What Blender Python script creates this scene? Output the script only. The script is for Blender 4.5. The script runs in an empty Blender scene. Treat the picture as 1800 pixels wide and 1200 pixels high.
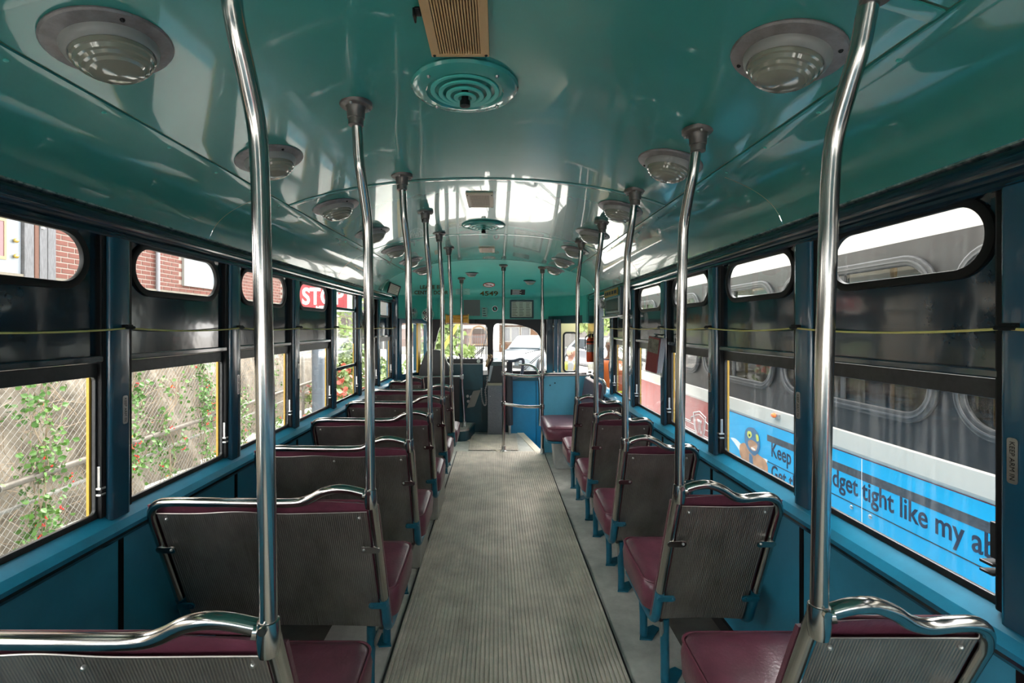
import bpy, bmesh, math, random
from mathutils import Matrix, Vector
random.seed(7)
PI = math.pi
scn = bpy.context.scene
COL = scn.collection

# ------------------------------------------------------------------ camera, sky, exposure
F, CX, CY, H = 850.0, 873.0, 575.0, 1.45          # focal length and vanishing point in 1800x1200 pixels, eye height
cam_d = bpy.data.cameras.new('camera'); cam = bpy.data.objects.new('camera', cam_d); COL.objects.link(cam)
cam.location = (0, 0, H); cam.rotation_euler = (PI/2, 0, 0)
cam_d.sensor_fit = 'HORIZONTAL'; cam_d.sensor_width = 36.0; cam_d.lens = 36.0*F/1800
cam_d.shift_x = (900-CX)/1800; cam_d.shift_y = -(600-CY)/1800
cam_d.clip_start = 0.02; cam_d.clip_end = 500
scn.camera = cam

w = bpy.data.worlds.new('overcast_sky'); scn.world = w; w.use_nodes = True
wn = w.node_tree.nodes; wl = w.node_tree.links
bg = wn['Background']
bg.inputs['Color'].default_value = (1.0, 0.975, 0.94, 1); bg.inputs['Strength'].default_value = 3.0
sun_d = bpy.data.lights.new('veiled_sun', 'SUN'); sun = bpy.data.objects.new('veiled_sun', sun_d); COL.objects.link(sun)
sun_d.energy = 3.0; sun_d.angle = math.radians(40); sun_d.color = (1, .96, .9)
sun.rotation_euler = (math.radians(38), 0, math.radians(160)); sun.location = (0, 0, 30)

vs = scn.view_settings
scn.display_settings.display_device = 'sRGB'
vs.view_transform = 'Standard'; vs.look = 'None'; vs.gamma = 1.0; vs.use_curve_mapping = False
vs.exposure = 1.68
scn.cycles.use_denoising = True
scn.cycles.max_bounces = 14; scn.cycles.diffuse_bounces = 8; scn.cycles.glossy_bounces = 6
scn.cycles.transparent_max_bounces = 24; scn.cycles.transmission_bounces = 8
scn.cycles.sample_clamp_indirect = 8.0

# ------------------------------------------------------------------ helpers
def P(x, y, Z):
    return Vector(((x-CX)*Z/F, Z, H-(y-CY)*Z/F))

MATS = {}
def mat(name, col, rough=.5, metal=0.0, coat=0.0, var=0.0, vscale=8.0, bump=0.0, bscale=40.0, col2=None, emit=0.0, stretch=(1,1,1), spec=.5, coatr=.05):
    if name in MATS: return MATS[name]
    m = bpy.data.materials.new(name); m.use_nodes = True
    nt = m.node_tree; b = nt.nodes['Principled BSDF']
    b.inputs['Base Color'].default_value = (*col, 1); b.inputs['Roughness'].default_value = rough
    b.inputs['Metallic'].default_value = metal; b.inputs['Coat Weight'].default_value = coat
    b.inputs['Coat Roughness'].default_value = coatr; b.inputs['Specular IOR Level'].default_value = spec
    if emit:
        b.inputs['Emission Color'].default_value = (*col, 1); b.inputs['Emission Strength'].default_value = emit
    if var or bump or col2:
        tc = nt.nodes.new('ShaderNodeTexCoord'); mp = nt.nodes.new('ShaderNodeMapping')
        mp.inputs['Scale'].default_value = stretch
        nt.links.new(tc.outputs['Object'], mp.inputs['Vector'])
    if var or col2:
        n = nt.nodes.new('ShaderNodeTexNoise'); n.inputs['Scale'].default_value = vscale; n.inputs['Detail'].default_value = 6
        n.inputs['Roughness'].default_value = .65
        nt.links.new(mp.outputs[0], n.inputs['Vector'])
        r = nt.nodes.new('ShaderNodeValToRGB')
        r.color_ramp.elements[0].position = .33; r.color_ramp.elements[1].position = .68
        c2 = col2 if col2 else tuple(c*(1+var) for c in col)
        c1 = col if col2 else tuple(c*(1-var) for c in col)
        r.color_ramp.elements[0].color = (*c1, 1); r.color_ramp.elements[1].color = (*c2, 1)
        nt.links.new(n.outputs['Fac'], r.inputs['Fac']); nt.links.new(r.outputs['Color'], b.inputs['Base Color'])
    if bump:
        n2 = nt.nodes.new('ShaderNodeTexNoise'); n2.inputs['Scale'].default_value = bscale; n2.inputs['Detail'].default_value = 3
        nt.links.new(mp.outputs[0], n2.inputs['Vector'])
        bp = nt.nodes.new('ShaderNodeBump'); bp.inputs['Strength'].default_value = bump; bp.inputs['Distance'].default_value = .01
        nt.links.new(n2.outputs['Fac'], bp.inputs['Height']); nt.links.new(bp.outputs[0], b.inputs['Normal'])
        if coat: nt.links.new(bp.outputs[0], b.inputs['Coat Normal'])
    MATS[name] = m; return m

def glass_mat(name, tint=(.95, .97, .97), dirt=0.0, refl=1.0):
    m = bpy.data.materials.new(name); m.use_nodes = True; nt = m.node_tree; nt.nodes.clear()
    out = nt.nodes.new('ShaderNodeOutputMaterial'); tr = nt.nodes.new('ShaderNodeBsdfTransparent'); gl = nt.nodes.new('ShaderNodeBsdfGlossy')
    tr.inputs['Color'].default_value = (*tint, 1); gl.inputs['Roughness'].default_value = .01; gl.inputs['Color'].default_value = (refl, refl, refl, 1)
    fr = nt.nodes.new('ShaderNodeFresnel'); ge = nt.nodes.new('ShaderNodeNewGeometry'); ior = nt.nodes.new('ShaderNodeMapRange')
    ior.inputs['To Min'].default_value = 1.22; ior.inputs['To Max'].default_value = 1/1.22      # same reflectance from either side of the thin pane
    nt.links.new(ge.outputs['Backfacing'], ior.inputs['Value']); nt.links.new(ior.outputs[0], fr.inputs['IOR'])
    mx = nt.nodes.new('ShaderNodeMixShader')
    nt.links.new(fr.outputs[0], mx.inputs[0]); nt.links.new(tr.outputs[0], mx.inputs[1]); nt.links.new(gl.outputs[0], mx.inputs[2])
    last = mx
    if dirt:
        tc = nt.nodes.new('ShaderNodeTexCoord'); mp = nt.nodes.new('ShaderNodeMapping'); mp.inputs['Scale'].default_value = (1, 30, 1.2)
        n = nt.nodes.new('ShaderNodeTexNoise'); n.inputs['Scale'].default_value = 2.2; n.inputs['Detail'].default_value = 5
        nt.links.new(tc.outputs['Object'], mp.inputs['Vector']); nt.links.new(mp.outputs[0], n.inputs['Vector'])
        r = nt.nodes.new('ShaderNodeMapRange'); r.inputs['From Min'].default_value = .48; r.inputs['From Max'].default_value = .8
        r.inputs['To Min'].default_value = 0.004; r.inputs['To Max'].default_value = dirt
        nt.links.new(n.outputs['Fac'], r.inputs['Value'])
        tl = nt.nodes.new('ShaderNodeBsdfTranslucent'); tl.inputs['Color'].default_value = (.75, .75, .73, 1)
        m2 = nt.nodes.new('ShaderNodeMixShader'); nt.links.new(r.outputs[0], m2.inputs[0]); nt.links.new(mx.outputs[0], m2.inputs[1]); nt.links.new(tl.outputs[0], m2.inputs[2])
        last = m2
    nt.links.new(last.outputs[0], out.inputs[0]); MATS[name] = m; return m

class MB:
    def __init__(s): s.v = []; s.f = []
    def add(s, vs, fs):
        o = len(s.v); s.v += [tuple(p) for p in vs]; s.f += [tuple(i+o for i in f) for f in fs]; return s
    def box(s, x0, x1, y0, y1, z0, z1, M=None):
        vs = [Vector((x, y, z)) for x in (x0, x1) for y in (y0, y1) for z in (z0, z1)]
        if M: vs = [M @ p for p in vs]
        return s.add(vs, [(0,1,3,2), (4,6,7,5), (0,4,5,1), (2,3,7,6), (0,2,6,4), (1,5,7,3)])
    def tube(s, path, r, n=10, cap=True):
        path = [Vector(p) for p in path]; m = len(path)
        rs = r if isinstance(r, (list, tuple)) else [r]*m
        T = []
        for i in range(m):
            a = path[max(i-1, 0)]; b = path[min(i+1, m-1)]; t = (b-a); T.append(t.normalized() if t.length > 1e-9 else Vector((0,0,1)))
        up = Vector((0,0,1)) if abs(T[0].z) < .9 else Vector((1,0,0))
        nrm = T[0].cross(up).normalized(); vs = []
        for i in range(m):
            nrm = (nrm - T[i]*nrm.dot(T[i])).normalized(); bi = T[i].cross(nrm)
            for k in range(n):
                a = 2*PI*k/n; vs.append(path[i] + (nrm*math.cos(a) + bi*math.sin(a))*rs[i])
        fs = [(i*n+k, i*n+(k+1)%n, (i+1)*n+(k+1)%n, (i+1)*n+k) for i in range(m-1) for k in range(n)]
        if cap: fs += [tuple(range(n))[::-1], tuple((m-1)*n+k for k in range(n))]
        return s.add(vs, fs)
    def lathe(s, prof, n=24, M=None, closed=False):          # prof: (r, z)
        vs = []; m = len(prof)
        for r, z in prof:
            for k in range(n):
                a = 2*PI*k/n; p = Vector((r*math.cos(a), r*math.sin(a), z)); vs.append(M @ p if M else p)
        rng = range(m if closed else m-1)
        fs = [(i*n+k, i*n+(k+1)%n, ((i+1)%m)*n+(k+1)%n, ((i+1)%m)*n+k) for i in rng for k in range(n)]
        if not closed:
            if prof[0][0] > 1e-6: fs.append(tuple(range(n))[::-1])
            if prof[-1][0] > 1e-6: fs.append(tuple((m-1)*n+k for k in range(n)))
        return s.add(vs, fs)
    def ball(s, c, r, nu=10, nv=6, sc=(1,1,1)):
        c = Vector(c); prof = [(r*math.sin(PI*i/nv), -r*math.cos(PI*i/nv)) for i in range(nv+1)]
        M = Matrix.Translation(c) @ Matrix.Diagonal((*sc, 1)); return s.lathe(prof, nu, M)
    def plate(s, outer, holes, t, M):                        # (u,v) polygon with holes, thickness t along third axis of M
        bm = bmesh.new(); loops = []; idx = {}; flat = []
        for lp in [outer]+list(holes):
            vv = [bm.verts.new((u, v, 0)) for u, v in lp]
            L = []
            for q in vv: idx[q] = len(flat); L.append(len(flat)); flat.append(q.co.copy())
            loops.append(L)
            for i in range(len(vv)): bm.edges.new((vv[i], vv[(i+1) % len(vv)]))
        bmesh.ops.triangle_fill(bm, use_beauty=True, use_dissolve=False, edges=bm.edges[:])
        tris = [tuple(idx[q] for q in f.verts) for f in bm.faces]; bm.free()
        N = len(flat); vs = [M @ Vector((p.x, p.y, 0)) for p in flat] + [M @ Vector((p.x, p.y, t)) for p in flat]
        fs = list(tris) + [tuple(i+N for i in tr)[::-1] for tr in tris]
        for L in loops:
            for i in range(len(L)):
                a, b = L[i], L[(i+1) % len(L)]; fs.append((a, b, b+N, a+N))
        return s.add(vs, fs)
    def ring(s, loop, wd, t, M):                             # closed ring plate: loop outset by wd
        return s.plate(offset(loop, wd), [loop], t, M)
    def sweep(s, prof, y0, y1, M=None):                      # closed (x,z) profile extruded along y
        n = len(prof); vs = [Vector((x, y, z)) for y in (y0, y1) for x, z in prof]
        if M: vs = [M @ p for p in vs]
        return s.add(vs, [(i, (i+1) % n, n+(i+1) % n, n+i) for i in range(n)] + [tuple(range(n))[::-1], tuple(range(n, 2*n))])
    def grid(s, pts):                                        # rows of points
        R = len(pts); C = len(pts[0]); vs = [p for r in pts for p in r]
        return s.add(vs, [(i*C+j, i*C+j+1, (i+1)*C+j+1, (i+1)*C+j) for i in range(R-1) for j in range(C-1)])
    def mesh(s, name, smooth=False, bevel=0.0, seg=2, recalc=True):
        me = bpy.data.meshes.new(name); me.from_pydata(s.v, [], s.f)
        bm = bmesh.new(); bm.from_mesh(me)
        if recalc: bmesh.ops.recalc_face_normals(bm, faces=bm.faces[:])
        if bevel:
            es = [e for e in bm.edges if len(e.link_faces) == 2 and e.calc_face_angle(0) > .5]
            bmesh.ops.bevel(bm, geom=es, offset=bevel, segments=seg, profile=.6, affect='EDGES', clamp_overlap=True)
        for f in bm.faces: f.smooth = bool(smooth)
        if smooth:
            lim = smooth if isinstance(smooth, float) else .7
            for e in bm.edges:
                if len(e.link_faces) == 2 and e.calc_face_angle(0) > lim: e.smooth = False
        bm.to_mesh(me); bm.free(); return me

def offset(loop, d):
    n = len(loop); out = []
    ar = sum(loop[i][0]*loop[(i+1) % n][1]-loop[(i+1) % n][0]*loop[i][1] for i in range(n))
    sg = 1 if ar > 0 else -1
    for i in range(n):
        p0 = Vector(loop[i-1]); p1 = Vector(loop[i]); p2 = Vector(loop[(i+1) % n])
        a = (p1-p0).normalized(); b = (p2-p1).normalized()
        na = Vector((a.y, -a.x)); nb = Vector((b.y, -b.x)); m = (na+nb)
        if m.length < 1e-6: m = na
        m.normalize(); k = d/max(.4, m.dot(na)); q = p1+m*k*sg; out.append((q.x, q.y))
    return out

def rrect(u0, u1, v0, v1, r, n=6):
    out = []; r = min(r, (u1-u0)/2-1e-4, (v1-v0)/2-1e-4)
    for cx, cy, a0 in ((u1-r, v1-r, 0), (u0+r, v1-r, 90), (u0+r, v0+r, 180), (u1-r, v0+r, 270)):
        for k in range(n+1):
            a = math.radians(a0+90*k/n); out.append((cx+r*math.cos(a), cy+r*math.sin(a)))
    return out
def rect(u0, u1, v0, v1): return [(u0, v0), (u1, v0), (u1, v1), (u0, v1)]
def ell(cu, cv, ru, rv, n=28): return [(cu+ru*math.cos(2*PI*k/n), cv+rv*math.sin(2*PI*k/n)) for k in range(n)]
def catmull(pts, per=5):
    pts = [Vector(p) for p in pts]; out = []
    for i in range(len(pts)-1):
        p0 = pts[max(i-1, 0)]; p1 = pts[i]; p2 = pts[i+1]; p3 = pts[min(i+2, len(pts)-1)]
        for k in range(per):
            t = k/per
            out.append(.5*((2*p1)+(p2-p0)*t+(2*p0-5*p1+4*p2-p3)*t*t+(3*p1-p0-3*p2+p3)*t*t*t))
    out.append(pts[-1]); return out
def frame(o, ux, vy):
    ux = Vector(ux).normalized(); vy = Vector(vy).normalized(); n = ux.cross(vy)
    M = Matrix.Identity(4)
    for i in range(3): M[i][0] = ux[i]; M[i][1] = vy[i]; M[i][2] = n[i]; M[i][3] = o[i]
    return M

def lnk(o, parent=None):
    COL.objects.link(o)
    if parent: o.parent = parent
    return o
def ob(name, mb, m, parent=None, smooth=False, bevel=0.0, seg=2, world=False, label=None, kind=None):
    me = mb if isinstance(mb, bpy.types.Mesh) else mb.mesh(name, smooth, bevel, seg)
    if m and not me.materials: me.materials.append(m)
    o = lnk(bpy.data.objects.new(name, me), parent)
    if world and parent: o.matrix_parent_inverse = WM(parent).inverted()
    if label: o['label'] = label
    if kind: o['kind'] = kind
    return o
def WM(o):
    M = o.matrix_basis.copy()
    return (WM(o.parent) @ o.matrix_parent_inverse @ M) if o.parent else M
def thing(name, label, cat, loc=(0,0,0), rot=(0,0,0), group=None, kind=None):
    o = bpy.data.objects.new(name, None); COL.objects.link(o); o.empty_display_size = .05
    o.location = loc; o.rotation_euler = rot; return tag(o, label, cat, group, kind)
def tag(o, label, cat, group=None, kind=None):
    o['label'] = label; o['category'] = cat
    if group: o['group'] = group
    if kind: o['kind'] = kind
    return o
def copy_tree(o, parent=None, kids=None):
    c = o.copy(); COL.objects.link(c)
    if parent: c.parent = parent
    for ch in list(o.children): copy_tree(ch, c)
    return c
FONTC = {}
def text_mesh(s, size=1.0, bold=0.0, align='LEFT', ext=0.0, fit=None):
    cu = bpy.data.curves.new('t', 'FONT'); cu.body = s; cu.size = size; cu.offset = bold; cu.align_x = align; cu.extrude = ext; cu.resolution_u = 4
    o = bpy.data.objects.new('t', cu); COL.objects.link(o)
    dg = bpy.context.evaluated_depsgraph_get(); dg.update()
    me = bpy.data.meshes.new_from_object(o.evaluated_get(dg))
    bpy.data.objects.remove(o); bpy.data.curves.remove(cu)
    if fit and len(me.vertices):
        xs = [v.co.x for v in me.vertices]; ys = [v.co.y for v in me.vertices]
        sx = fit[0]/(max(xs)-min(xs)) if fit[0] else 1; sy = fit[1]/(max(ys)-min(ys)) if fit[1] else 1
        x0 = min(xs)
        for v in me.vertices: v.co.x = (v.co.x-x0)*sx; v.co.y *= sy
    return me
def text(name, s, M, m, parent, size=1.0, bold=0.0, align='LEFT', fit=None, ext=.0006):
    me = text_mesh(s, size, bold, align, ext, fit); me.transform(M); me.materials.clear(); me.materials.append(m)
    me.name = name
    return ob(name, me, m, parent, world=True)
ORD = ['first', 'second', 'third', 'fourth', 'fifth', 'sixth', 'seventh', 'eighth', 'ninth', 'tenth']

# ------------------------------------------------------------------ materials
CEIL = mat('teal_gloss_paint', (.046, .285, .25), .25, coat=.75, coatr=.03, var=.06, vscale=2, bump=.035, bscale=2.2)
CEILR = mat('daylit_teal_paint', (.065, .47, .40), .35, var=.05, vscale=6)  # windscreen and door light put into this brighter teal base colour
NAVY = mat('navy_gloss_paint', (.005, .026, .045), .16, coat=.6, bump=.04, bscale=4)
NAVYP = mat('navy_panel_paint', (.005, .024, .040), .12, coat=.45, bump=.12, bscale=5, var=.3, vscale=10)
POSTB = mat('blue_post_paint', (.009, .072, .125), .22, coat=.5, bump=.03, bscale=6)
SILL = mat('teal_blue_sill_paint', (.016, .22, .37), .3, coat=.3, var=.1, vscale=12)
WAINS = mat('blue_wainscot_paint', (.055, .33, .50), .38, var=.10, vscale=4, bump=.03, bscale=60)
PARTB = mat('light_blue_paint', (.10, .40, .58), .4, var=.05)
FRONTB = mat('blue_front_paint', (.012, .20, .36), .4, var=.08)
DKTEAL = mat('dark_teal_paint', (.008, .06, .08), .4, var=.15)
BLACK = mat('black_rubber', (.006, .006, .007), .5, spec=.25)
DKALU = mat('dark_aluminium', (.05, .05, .052), .4, metal=.5, var=.2, vscale=30)
CHROME = mat('polished_steel', (.47, .455, .435), .17, metal=1, var=.06, vscale=20, bump=.02, bscale=18, stretch=(1,1,.15))
STEEL = mat('dull_steel', (.52, .51, .50), .3, metal=1, var=.12, vscale=25)
RIBBED = mat('worn_ribbed_aluminium', (.30, .28, .265), .36, metal=.85, var=.25, vscale=7, stretch=(1, 1, .5))
MAROON = mat('maroon_vinyl', (.135, .036, .060), .38, coat=.15, var=.18, vscale=16, bump=.1, bscale=90)
MAROOND = mat('maroon_vinyl_piping', (.16, .04, .065), .3)
SEATB = mat('blue_seat_frame_paint', (.008, .115, .18), .35, var=.12, vscale=30)
MAT_F = mat('ribbed_rubber_mat', (.60, .535, .455), .62, var=.22, vscale=5, col2=None, bump=.15, bscale=120)
FLOOR = mat('grey_floor_linoleum', (.52, .50, .455), .6, var=.18, vscale=9, bump=.06, bscale=150)
EDGE = mat('pale_step_edge', (.75, .66, .52), .5, var=.08)
LAMPR = mat('aged_lamp_ring', (.26, .23, .23), .42, metal=.25, var=.2, vscale=30)
LAMPH = mat('lamp_housing_white', (.30, .29, .275), .35, var=.08)
LENS = mat('lamp_lens_glass', (.26, .25, .20), .08, coat=.6, spec=.8)
FLANGE = mat('aged_flange_bronze', (.17, .15, .14), .42, metal=.5, var=.2, vscale=40)
TAN = mat('tan_plastic_grille', (.55, .33, .15), .5, var=.08)
TANL = mat('pale_tan_plastic_grille', (.62, .48, .36), .5)
DARK = mat('dark_recess', (.008, .008, .008), .8)
CORDM = mat('yellow_bell_cord', (.70, .60, .20), .5)
YEL = mat('yellow_exterior_paint', (.50, .29, .03), .4)
CREAM = mat('cream_exterior_paint', (.50, .40, .22), .4)
WHITE = mat('white_paint', (.80, .79, .76), .4)
PAPER = mat('paper', (.66, .62, .52), .7)
INK = mat('dark_ink', (.012, .012, .014), .6)
GOLD = mat('gold_lettering', (.075, .05, .003), .6, spec=.2)
BRASS = mat('brass_box', (.25, .12, .008), .28, metal=.6)
RED = mat('red_paint', (.62, .02, .025), .35)
SIGNRED = mat('sign_red', (.28, .02, .028), .35)
ORANGE = mat('orange_plastic', (.9, .17, .02), .4)
BLKPL = mat('black_plastic', (.015, .016, .018), .35, var=.2)
GREYBOX = mat('grey_hammered_metal', (.14, .145, .16), .4, metal=.3, var=.15, vscale=60)
GLASS = glass_mat('window_glass')
GLASSD = glass_mat('dirty_window_glass', (.92, .94, .95), .05)
MIRROR = mat('mirror_glass', (.9, .9, .9), .02, metal=1)

# ------------------------------------------------------------------ the shell of the streetcar
XC = -0.0915
XL, XR = -1.265, 1.082
PITCH, BAY, POSTW = .72, .63, .09
LY = [.955+PITCH*k for k in range(-4, 7)]       # start of each window bay, fence side
RY = [1.043+PITCH*k for k in range(-4, 6)]      # start of each window bay, far-car side
YB = -3.0
def hprof(a):
    a = abs(a)
    if a <= .91: return .700-.1145*a*a-.0571*a**4
    P0, P1, P2, P3 = (.91,.566), (1.05,.518), (1.13,.47), (1.157,.383)
    lo, hi = 0., 1.
    for _ in range(30):
        t = (lo+hi)/2; x = (1-t)**3*P0[0]+3*(1-t)**2*t*P1[0]+3*(1-t)*t*t*P2[0]+t**3*P3[0]
        if x < a: lo = t
        else: hi = t
    return (1-t)**3*P0[1]+3*(1-t)**2*t*P1[1]+3*(1-t)*t*t*P2[1]+t**3*P3[1]
Y0D = 5.25
def YF(a): return 6.75-.75*max(0, (abs(a)-.6)/.56)**2
ZH = H+.40
def zc(x, Y):                                    # ceiling height above floor
    a = x-XC; h = hprof(min(abs(a), 1.157)); wgt = min(1, max(0, (h-.383)/.2))
    z = H+h+.011*(min(Y, Y0D)-1.48)*wgt
    if Y > Y0D:
        u = min(1, (Y-Y0D)/(YF(a)-Y0D)); zh = min(ZH, z); z = zh+(z-zh)*math.sqrt(max(0, 1-u**2.2))
    return z
def cn(x, Y):
    e = .01; dx = (zc(x+e, Y)-zc(x-e, Y))/(2*e); dy = (zc(x, Y+e)-zc(x, Y-e))/(2*e)
    return Vector((dx, dy, -1)).normalized()     # pointing down into the car
def cframe(x, Y, drop=0.0, up=False):
    n = cn(x, Y); z = zc(x, Y); ux = Vector((1, 0, 0)); ux = (ux-n*ux.dot(n)).normalized()
    return frame(Vector((x, Y, z))+n*drop, ux, n.cross(ux)) if False else Matrix.Translation(Vector((x, Y, z))+n*drop) @ (Vector((0,0,-1)).rotation_difference(n)).to_matrix().to_4x4()

fl = MB()
# floor with the front step well cut away
fl.plate([(XL-.05, YB), (XR+.05, YB), (XR+.05, 5.60), (.545, 5.60), (.28, 7.15), (XL-.05, 7.15)], [], .04, frame((0, 0, -.04), (1,0,0), (0,1,0)))
floor = tag(ob('floor', fl, FLOOR), 'grey lino floor along both rows of seats', 'floor', kind='structure')
st = MB(); st.box(.25, 1.2, 5.55, 7.2, -.36, -.32); st.box(.25, .3, 5.6, 7.2, -.36, -.04); st.box(.3, 1.15, 5.55, 5.6, -.36, -.04)
stw = ob('step_well', st, FRONTB, floor)
e1 = MB(); a = Vector((.545, 5.50, 0)); b = Vector((.275, 7.13, 0)); d = (b-a).normalized(); nn = Vector((d.y, -d.x, 0))
def strip(a, b, wd, h0, h1):
    a = Vector(a); b = Vector(b); d = (b-a).normalized(); n2 = Vector((-d.y, d.x, 0))*wd; M = MB()
    q = [a, b, b+n2, a+n2]
    M.add([(*p.xy, h0) for p in q]+[(*p.xy, h1) for p in q], [(0,1,2,3), (4,7,6,5), (0,4,5,1), (1,5,6,2), (2,6,7,3), (3,7,4,0)]); return M
ob('step_edge', strip((.555, 5.50, 0), (.285, 7.13, 0), .085, .0, .007), EDGE, floor, label='pale diagonal edge strip beside the front steps')
ob('platform_edge', strip((.07, 5.66, 0), (-.36, 6.28, 0), .06, .0, .007), EDGE, floor, label='pale diagonal strip across the mat')
for k, yy in enumerate([.35, 1.07, 1.79, 2.51, 3.23]):   # heater slots on the floor edge
    s_ = MB()
    for q in range(5): s_.box(.86+.035*q, .869+.035*q, yy+.62, yy+.74, .0, .004)
    ob('floor_slot', s_, DARK, floor)
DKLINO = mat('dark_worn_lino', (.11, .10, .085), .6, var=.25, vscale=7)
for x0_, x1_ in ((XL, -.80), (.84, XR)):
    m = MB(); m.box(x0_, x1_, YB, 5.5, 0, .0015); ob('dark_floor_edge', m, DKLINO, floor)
# ribbed mat
XM0, XM1 = -.462, .545
def mat_mesh(x0, x1, y0, y1, ribs):
    m = MB(); prof = []
    for i in range(ribs):
        s = x0+(x1-x0)*i/ribs; q = (x1-x0)/ribs
        prof += [(s, .0045), (s+q*.22, .0045), (s+q*.34, .011), (s+q*.86, .011), (s+q*.98, .0045)]
    prof.append((x1, .0045)); n = 10
    rows = [[(x, y0+(y1-y0)*j/n, z) for x, z in prof] for j in range(n+1)]
    m.grid(rows); return m
mm = mat_mesh(XM0, XM1, YB+.1, 5.62, 52)
mo = tag(ob('aisle_mat', mm, MAT_F), 'long ribbed grey rubber mat running down the aisle', 'floor mat')
eb = MB(); eb.box(XM0-.007, XM0, YB+.1, 5.62, 0, .009); ob('edge_strip', eb, DARK, mo)
eb = MB(); eb.box(XM1, XM1+.007, YB+.1, 5.5, 0, .009); ob('edge_strip', eb, DARK, mo)
fm = mat_mesh(-.34, .26, 5.68, 6.5, 32)
tag(ob('entrance_mat', fm, MAT_F), 'short ribbed mat by the fare box at the front', 'floor mat')

# ceiling: crown panels, cove panels, front dome, outer roof
ceil = thing('ceiling', 'glossy teal curved ceiling of the streetcar', 'ceiling', kind='structure')
def cgrid(xs, ys, off=0.0):
    return [[(XC+a, y, zc(XC+a, y)+off) for a in xs] for y in ys]
def lin(a, b, n): return [a+(b-a)*i/n for i in range(n+1)]
SEAM = [YB, -.60, .86, 2.29, 3.75, Y0D]
for i in range(5):
    g = .003
    m = MB(); m.grid(cgrid(lin(-.893, .893, 36), lin(SEAM[i]+g, SEAM[i+1]-g, 6))); ob('ceiling_panel', m, CEIL, ceil, smooth=True)
for sgn in (-1, 1):
    cs = [YB, .05, 1.80, 3.62, Y0D] if sgn > 0 else [YB, .4, 2.1, 3.80, Y0D]
    for i in range(4):
        xs = [sgn*a for a in lin(.912, 1.157, 16)]
        m = MB(); m.grid(cgrid(xs, lin(cs[i]+.002, cs[i+1]-.002, 4))); ob('cove_panel', m, CEIL, ceil, smooth=True)
    m = MB()
    top = [[p_ for p_ in ((XC+sgn*.897, y, zc(XC+sgn*.897, y)+.002), (XC+sgn*.897, y, zc(XC+sgn*.897, y)-.004), (XC+sgn*.917, y, zc(XC+sgn*.917, y)-.0045), (XC+sgn*.937, y, zc(XC+sgn*.937, y)-.004), (XC+sgn*.937, y, zc(XC+sgn*.937, y)+.002))] for y in lin(YB, Y0D, 8)]
    m.grid(top); ob('seam_strip', m, CEIL, ceil, smooth=.5)
    m = MB()
    for k in range(30):
        y = -2+k*.25
        if y < Y0D: m.lathe([(.006, 0), (.005, .003), (0, .004)], 8, cframe(XC+sgn*.925, y, .003) @ Matrix.Rotation(PI, 4, 'X'))
    ob('seam_screws', m, CEILR, ceil, kind='stuff')
for i in range(1, 6):                               # cross seam ridge
    m = MB(); y = SEAM[i]; m.grid([[(XC+a, yy, zc(XC+a, yy)+d) for a in lin(-.893, .893, 36)] for yy, d in ((y+.003, .001), (y+.003, -.003), (y+.020, -.004), (y+.037, -.003), (y+.037, .001))]); ob('seam_ridge', m, CEIL, ceil, smooth=.5)
dome = MB(); rows = []
As = [-1.157+2.314*i/64 for i in range(65)]
for j in range(25):
    u = math.sin(PI/2*j/24); row = []
    for a in As:
        y = Y0D+(YF(a)-Y0D)*u; row.append((XC+a, y, zc(XC+a, y)))
    rows.append(row)
dome.grid(rows); ob('front_dome', dome, CEILR, ceil, smooth=1.5)
rf = MB(); rows = [[(XC+a*1.07, y if y < 6 else YF(a)+.12, zc(XC+a, min(y, Y0D))+.07) for a in lin(-1.157, 1.157, 40)] for y in (YB-.1, 0, 2, 4, Y0D, 6.1)]
rf.grid(rows); ob('roof_skin', rf, CREAM, ceil, smooth=True)

# header over the windscreen
hd = MB(); ZB = 1.545
hd.grid([[(XC+a, YF(a), z) for a in As] for z in (ZH+.02, ZB)])
hd.grid([[(XC+a, YF(a)+dy, ZB) for a in As] for dy in (0, .12)])
hd.grid([[(XC+a, YF(a)+.12, z) for a in As] for z in (ZH+.25, ZB)])
header = tag(ob('wall_front', hd, CEILR, smooth=.6), 'teal front header panel above the windscreen', 'wall', kind='structure')
bd = MB(); bd.grid([[(XC+a, YF(a)-d, z) for a in As] for d, z in ((.012, ZH+.006), (.012, ZH-.004))]); ob('header_bead', bd, CEILR, header)
for xr in (.06, -.72, .74):
    b_ = MB(); b_.box(XC+xr-.004, XC+xr+.004, YF(xr)-.006, YF(xr), ZB, ZH); ob('header_joint', b_, CEILR, header)

# windscreen wall
M_ws = frame((XC, 6.70, 0), (1,0,0), (0,0,1))
def wp(x, y):
    q = P(x, y, 6.70); return (q.x-XC, q.z)
holeL = [wp(857, 574), wp(857, 652), wp(852, 657), wp(770, 657), wp(757, 652), wp(771, 580), wp(779, 569), wp(851, 569)]
holeR = [wp(867, 574), wp(873, 568), wp(905, 569), wp(936, 578), wp(947, 588), wp(956, 612), wp(965, 640), wp(966, 646), wp(961, 651), wp(873, 651), wp(867, 646)]
def smooth_loop(lp, it=2):
    for _ in range(it):
        o = []
        for i in range(len(lp)):
            a = Vector(lp[i]); b = Vector(lp[(i+1) % len(lp)]); o += [tuple(a*.8+b*.2), tuple(a*.2+b*.8)]
        lp = o
    return lp
holeL = smooth_loop(holeL); holeR = smooth_loop(holeR)
wsf = MB(); wsf.plate([(-.86, .78), (.88, .78), (.88, 1.56), (-.86, 1.56)], [holeL, holeR], .06, M_ws)
WSD = mat('dark_windscreen_frame', (.02, .013, .016), .5, var=.2)
win1 = tag(ob('window_1', wsf, WSD), 'dark two-pane windscreen frame at the front', 'window', kind='structure')
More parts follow.
